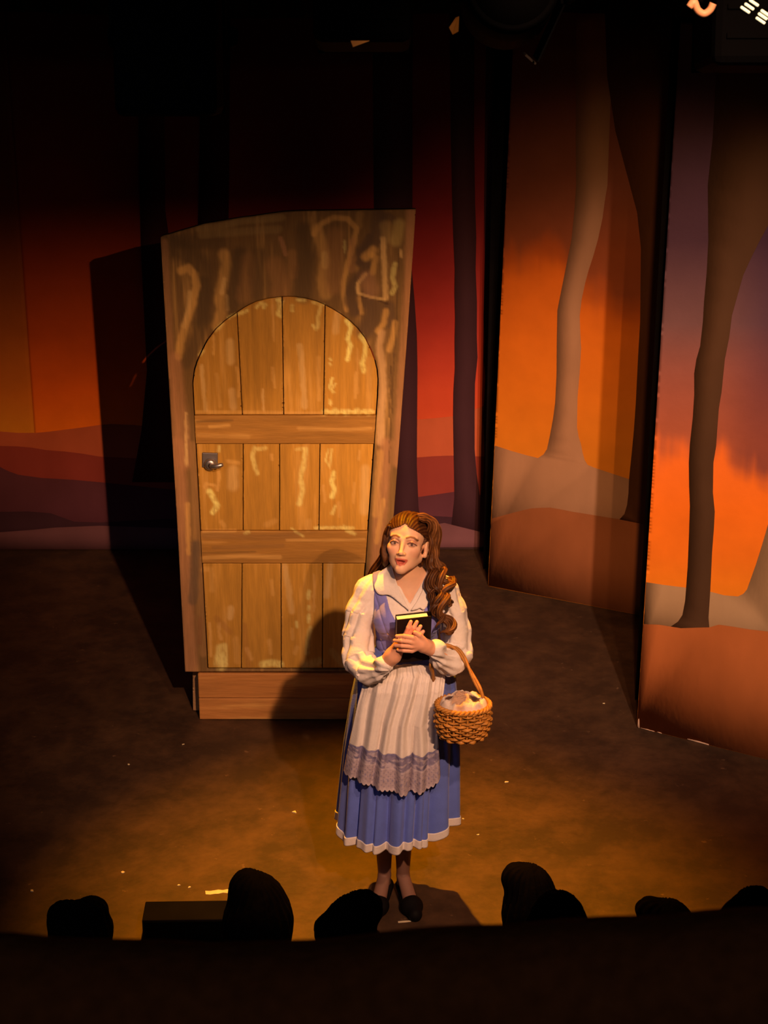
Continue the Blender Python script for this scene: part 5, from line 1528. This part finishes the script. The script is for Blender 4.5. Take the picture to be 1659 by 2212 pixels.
# ================================================================== STAGE LAMPS ON THE PIPE
YP = 3.80
def lighting():
    pipe = thing('lighting_pipe', (0, YP, 3.66), 'black steel lighting pipe running above the top edge of the view', 'pipe')
    MB().tube([(-3.98, 0, 0), (3.98, 0, 0)], 0.024, 14).build('tube', M['black'], pipe, True)
    def fixture(x, ztop, zbot, w_, dep, tilt, label, kind):
        zc = (ztop + zbot) / 2
        t = thing('stage_lamp', (x, YP, zc), label, 'stage lamp', 'lamps hanging from the lighting pipe')
        R = Matrix.Rotation(radians(-tilt), 3, 'X')
        h_ = ztop - zbot
        if kind == 'box':
            MB().box((0, 0, 0), (w_, dep, h_), R, 0.018).build('housing', M['black'], t, False)
            for k in range(4):
                MB().box(tuple(R @ Vector((0, -dep / 2 - 0.002, -h_ * .3 + k * h_ * .2))), (w_ * .7, 0.006, 0.010), R).build('vent_fin', M['black'], t)
        else:
            RX = R @ Matrix.Rotation(radians(-90), 3, 'X')
            r0 = w_ / 2
            MB().lathe([(r0 * .45, -dep * .55), (r0 * .80, -dep * .50), (r0 * .97, -dep * .30), (r0, 0), (r0, dep * .5), (r0 * .94, dep * .5), (r0 * .9, dep * .2)], (0, 0, 0), n=36, R=RX).build('housing', M['black'], t, True)
            for k in range(3):
                MB().lathe([(r0 * .9, -dep * (.44 - .06 * k)), (r0 * 1.0, -dep * (.43 - .06 * k)), (r0 * .9, -dep * (.42 - .06 * k))], (0, 0, 0), n=30, R=RX).build('cooling_fin', M['black'], t, True)
        RXf = R @ Matrix.Rotation(radians(-90), 3, 'X')
        MB().lathe([(min(w_, h_) * .42, dep * .5), (min(w_, h_) * .46, dep * .5 + .012), (min(w_, h_) * .40, dep * .5 + .016)], (0, 0, 0), n=30, R=RXf).build('lens_ring', M['black'], t, True)
        MB().box(tuple(R @ Vector((0, dep / 2 + 0.022, 0))), (w_ * .98, 0.006, h_ * .98), R, 0.002).build('gel_frame', M['black'], t) if kind == 'box' else None
        # yoke and clamp up to the pipe
        zp = 3.66 - zc
        y = MB()
        for s in (-1, 1): y.box((s * (w_ / 2 + 0.012), 0, (zp - .07) / 2), (0.006, 0.034, zp - .03))
        y.box((0, 0, zp - 0.055), (w_ + 0.03, 0.034, 0.006))
        y.build('yoke', M['black'], t)
        cl = MB(); cl.tube([(0, -0.034 * sin(a), zp + 0.0 + 0.034 * cos(a)) for a in np.linspace(-2.4, 2.4, 14)], 0.009, 8); cl.box((0, 0, zp - 0.045), (0.03, 0.03, 0.03))
        cl.build('hook_clamp', M['black'], t, True)
        for s in (-1, 1):
            MB().lathe([(0.020, 0), (0.022, .01), (0.016, .02)], (s * (w_ / 2 + .02), 0, 0), n=12, R=Matrix.Rotation(radians(90), 3, 'Y')).build('tilt_knob', M['black'], t, True)
        return t, R
    X = lambda px: (px - 829.5) / 3750 * 3.72
    zb = lambda py: at(829, py, YP - .10).z
    fixture(X(370), 3.50, zb(262), X(480) - X(265), 0.20, 6, 'boxy black stage lamp hanging lowest, at the upper left', 'box')
    t2, R2 = fixture(X(785), 3.56, zb(112), X(885) - X(680), 0.20, 12, 'black stage lamp with a dim orange glint above the middle of the door', 'box')
    fl_ = MB().box((X(778) - X(785), -0.1085, zb(82) - (3.56 + zb(112)) / 2), (0.036, 0.005, 0.024), Matrix.Rotation(radians(-20), 3, 'Y')).build('painted_glint', M['orangelit'], t2)  # small orange plate painted as the glint on this lamp
    t3, R3 = fixture(X(1095), 3.58, zb(158), X(1195) - X(998), 0.24, 14, 'round-bodied black stage lamp with a lit orange flap at its left side', 'round')
    # barn door flaps
    zc3 = (3.58 + zb(158)) / 2
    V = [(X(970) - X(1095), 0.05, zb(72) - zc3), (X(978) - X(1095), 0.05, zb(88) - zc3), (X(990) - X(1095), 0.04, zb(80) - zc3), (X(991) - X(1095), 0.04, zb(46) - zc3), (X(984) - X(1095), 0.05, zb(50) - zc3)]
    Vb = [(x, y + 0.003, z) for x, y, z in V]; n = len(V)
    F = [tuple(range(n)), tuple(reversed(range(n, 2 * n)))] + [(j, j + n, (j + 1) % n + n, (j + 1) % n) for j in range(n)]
    mesh_obj('barn_door', V + Vb, F, M['orangelit'], t3, False, label='orange lit metal flap')
    RB = Matrix.Rotation(radians(40), 3, 'Y')
    MB().box((X(1150) - X(1095), 0.10, zb(146) - zc3), (0.03, 0.06, 0.004), RB).build('barn_door', M['fascia'], t3)
    MB().box((X(1195) - X(1095), 0.06, zb(60) - zc3), (0.004, 0.12, 0.17), Matrix.Rotation(radians(24), 3, 'Y')).build('barn_door', M['black'], t3)
    t4, R4 = fixture(X(1600), 3.56, zb(160), X(1692) - X(1508), 0.24, 10, 'black stage lamp with six lit vent slots at the upper right corner', 'box')
    zc4 = (3.56 + zb(160)) / 2
    k = 0
    for (cx_, cy_) in ((1571, 19), (1579, 12), (1588, 4), (1604, 42), (1608, 33), (1613, 26)):
        MB().box((X(cx_) - X(1600), -0.128, zb(cy_) - zc4), (0.023, 0.006, 0.0058), Matrix.Rotation(radians(32), 3, 'Y'), 0.002).build('vent_slot', M['slot'], t4, label='glowing vent slot')
    # hook of the safety clamp beside it
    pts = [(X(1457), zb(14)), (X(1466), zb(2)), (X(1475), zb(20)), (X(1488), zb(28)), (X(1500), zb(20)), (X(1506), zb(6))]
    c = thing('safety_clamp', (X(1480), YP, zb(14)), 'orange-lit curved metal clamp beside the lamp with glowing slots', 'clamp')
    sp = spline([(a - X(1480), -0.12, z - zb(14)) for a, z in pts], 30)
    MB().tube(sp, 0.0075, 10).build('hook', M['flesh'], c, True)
    MB().tube([(0, -0.12, 0.01), (0.0, -0.02, 0.10), (0, 0, 3.66 - zb(14) - 0.02)], 0.006, 8).build('stem', M['black'], c, True)
    # small unseen spots added beside the lamps to light the clamp and the flap
    def accent_spot(x, y, z, e, col):
        d = bpy.data.lights.new('added_accent_light', 'SPOT'); d.energy = e; d.color = col; d.spot_size = radians(20); d.spot_blend = .6; d.shadow_soft_size = .01
        o = bpy.data.objects.new('added_accent_light', d); o.location = (x, y, z); COL.objects.link(o)
        return o
    o = accent_spot(X(1400), YP - 0.40, zb(-40), 0.5, (1, .55, .3)); o.rotation_euler = (Vector((X(1480), YP - .12, zb(14))) - o.location).to_track_quat('-Z', 'Y').to_euler()
    o = accent_spot(X(900), YP - 0.16, zb(66), 0.18, (1, .5, .2)); o.rotation_euler = (Vector((X(985), YP + .05, zb(68))) - o.location).to_track_quat('-Z', 'Y').to_euler()
lighting()

# ================================================================== AUDIENCE, SEEN FROM BEHIND
def spectator(px, py, Y, wd, label, lobes=(), longhair=False, squash=1.0, seed=1):
    top = at(px, py, Y)
    z0 = -0.55 if Y > 4.3 else -0.22
    t = thing('person', (top.x, Y, z0), label, 'person', 'spectators in the front row')
    H_ = top.z - z0                     # height of the top of the head above the auditorium floor
    hz = H_ - 0.125
    v = Vol((-0.36, -0.22, 0.0), (0.36, 0.72, H_ + 0.05), 0.008)
    v.ell((0, 0.01, hz), (0.073, 0.092, 0.112), k=0.01)
    v.ell((0, 0.07, hz - 0.05), (0.052, 0.045, 0.062), k=0.02)
    v.cap((0, 0.105, hz - 0.01), (0, 0.118, hz - 0.035), 0.010, 0.012, 0.01)
    for s in (-1, 1): v.ell((s * 0.076, 0.012, hz - 0.012), (0.012, 0.02, 0.032), k=0.008)
    v.cap((0, 0.0, hz - 0.06), (0, -0.01, hz - 0.22), 0.052, 0.058, 0.02)
    sh = hz - 0.235
    v.cap((-0.125, 0, sh), (0.125, 0, sh), 0.055, 0.055, 0.04)
    v.ell((0, 0.01, sh - 0.16), (0.15, 0.10, 0.21), k=0.05)
    v.ell((0, 0.01, 0.55), (0.165, 0.125, 0.16), k=0.06)
    for s in (-1, 1):
        v.cap((s * 0.150, 0.0, sh - 0.01), (s * 0.165, 0.03, sh - 0.27), 0.048, 0.040, 0.02)
        v.cap((s * 0.165, 0.03, sh - 0.27), (s * 0.12, 0.27, 0.575), 0.039, 0.030, 0.015)
        v.cap((s * 0.12, 0.27, 0.575), (s * 0.10, 0.36, 0.575), 0.028, 0.022, 0.01)
        for f_ in range(4): v.cap((s * (0.080 + .014 * f_), 0.36, 0.570), (s * (0.078 + .015 * f_), 0.43 - .008 * abs(f_ - 1), 0.556), 0.009, 0.008, 0.003)
        v.cap((s * 0.12, 0.30, 0.58), (s * 0.075, 0.36, 0.575), 0.011, 0.009, 0.005)
        v.cap((s * 0.10, 0.03, 0.50), (s * 0.11, 0.45, 0.49), 0.085, 0.060, 0.03)
        v.cap((s * 0.11, 0.45, 0.49), (s * 0.11, 0.43, 0.07), 0.056, 0.038, 0.02)
        v.cap((s * 0.11, 0.42, 0.045), (s * 0.12, 0.58, 0.035), 0.040, 0.032, 0.02)
    V, Q = v.mesh()
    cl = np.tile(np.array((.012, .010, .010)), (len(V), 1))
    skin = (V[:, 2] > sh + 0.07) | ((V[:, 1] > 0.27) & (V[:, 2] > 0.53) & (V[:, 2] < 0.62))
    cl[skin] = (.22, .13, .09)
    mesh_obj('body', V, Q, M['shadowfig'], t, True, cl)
    h = Vol((-0.2, -0.2, sh - 0.12), (0.2, 0.16, H_ + 0.06), 0.005)
    r = wd / 2
    h.ell((0, -0.005, H_ - 0.125 * squash), (r, r * 1.05, 0.125 * squash), k=0.02)
    h.ell((0, -0.03, H_ - 0.17), (r * 0.97, r * 0.85, 0.11), k=0.04)
    if longhair: h.cap((0, -0.035, H_ - 0.16), (0, -0.05, sh - 0.05), r * 0.95, r * 0.80, 0.03)
    for (dx, dy, dz, rr) in lobes: h.ell((dx, dy, H_ + dz), (rr, rr, rr), k=0.03)
    h.cut(lambda X, Y_, Z: np.where(Z < H_ - 0.055, Y_ - 0.035, -1) + 0 * X)
    V, Q = h.mesh(); N = vnormals(V, Q)
    a = np.arctan2(V[:, 0], V[:, 1])
    V = V + N * (0.006 * (fbm(V[:, 0] * 25 + seed * 3, V[:, 2] * 18, seed) - 0.5) + 0.0025 * np.sin(a * 22 + 5 * fbm(V[:, 2] * 12, a, seed)))[:, None]
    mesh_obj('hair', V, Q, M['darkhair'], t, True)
M['shadowfig'] = mat('spectator_in_the_dark', None, 0.85, 0.1)
spectator(168, 1952, 4.78, 0.190, 'spectator with tousled dark hair at the far left of the front row', [(-.05, 0, -.05, .05), (.045, 0, -.03, .05), (.07, 0, -.09, .035)], False, 1.0, 3)
spectator(556, 1895, 4.75, 0.205, 'spectator with long smooth dark hair just right of the low black box', [(-.03, 0, -.04, .06)], True, 1.12, 5)
spectator(752, 1942, 3.92, 0.146, 'spectator whose head overlaps the left shoe of the woman on stage', [(.04, 0, -.03, .05), (-.06, 0, -.09, .03)], False, 1.0, 7)
spectator(1148, 1871, 4.85, 0.165, 'taller spectator at right with a second dark head in front', [(-.045, 0, -.045, .05)], True, 1.05, 9)
spectator(1206, 1927, 3.92, 0.162, 'shorter spectator at right, seated in front of a taller head', [], False, 1.0, 11)
spectator(1445, 1947, 4.80, 0.180, 'spectator below the nearest painted flat, hair flattened on one side', [(-.06, 0, -.035, .045)], False, 0.9, 13)
spectator(1612, 1940, 3.92, 0.150, 'spectator at the far right of the front row', [(.03, 0, -.02, .05)], False, 0.95, 15)

slab('floor_riser', (-4, 1.6, -0.55), (4, 4.12, -0.22), M['fascia'], 'low dark riser carrying the second row of seats')

# ================================================================== FRONT-OF-HOUSE LAMP WITH ADDED BEAM-CUTTING BLADES (above the view)
def front_lamp():
    L = Vector(DROP_LAMP); aim = Vector((-0.62, 9.4, 1.05))
    az = atan2(aim.x - L.x, aim.y - L.y)
    t = thing('stage_lamp', L, 'black front-of-house lamp with added blades cutting its beam, unseen above the audience', 'stage lamp', None, -az)
    MB().lathe([(0.05, -0.34), (0.085, -0.30), (0.095, -0.12), (0.10, -0.03), (0.094, -0.03), (0.08, -0.10)], (0, 0, 0), n=28, R=Matrix.Rotation(radians(-90 - 19), 3, 'X')).build('housing', M['black'], t, True)
    def blade(elev, up):
        d = 0.26
        z = -d * math.tan(radians(elev))
        MB().box((0, d, z + (0.11 if up else -0.11)), (0.5, 0.004, 0.22)).build('barn_door', M['black'], t)  # unseen blade added to block part of the beam
    blade(25.0, False); blade(15.9, True)
    y = MB()
    for s_ in (-1, 1): y.box((s_ * 0.115, -0.12, 0.30), (0.006, 0.034, 0.64))
    y.box((0, -0.12, 0.62), (0.236, 0.034, 0.006)); y.build('yoke', M['black'], t)
    MB().tube([(0, -0.12, 0.62), (0, -0.12, 6.5 - L.z)], 0.014, 8).build('hanging_rod', M['black'], t, True)
front_lamp()
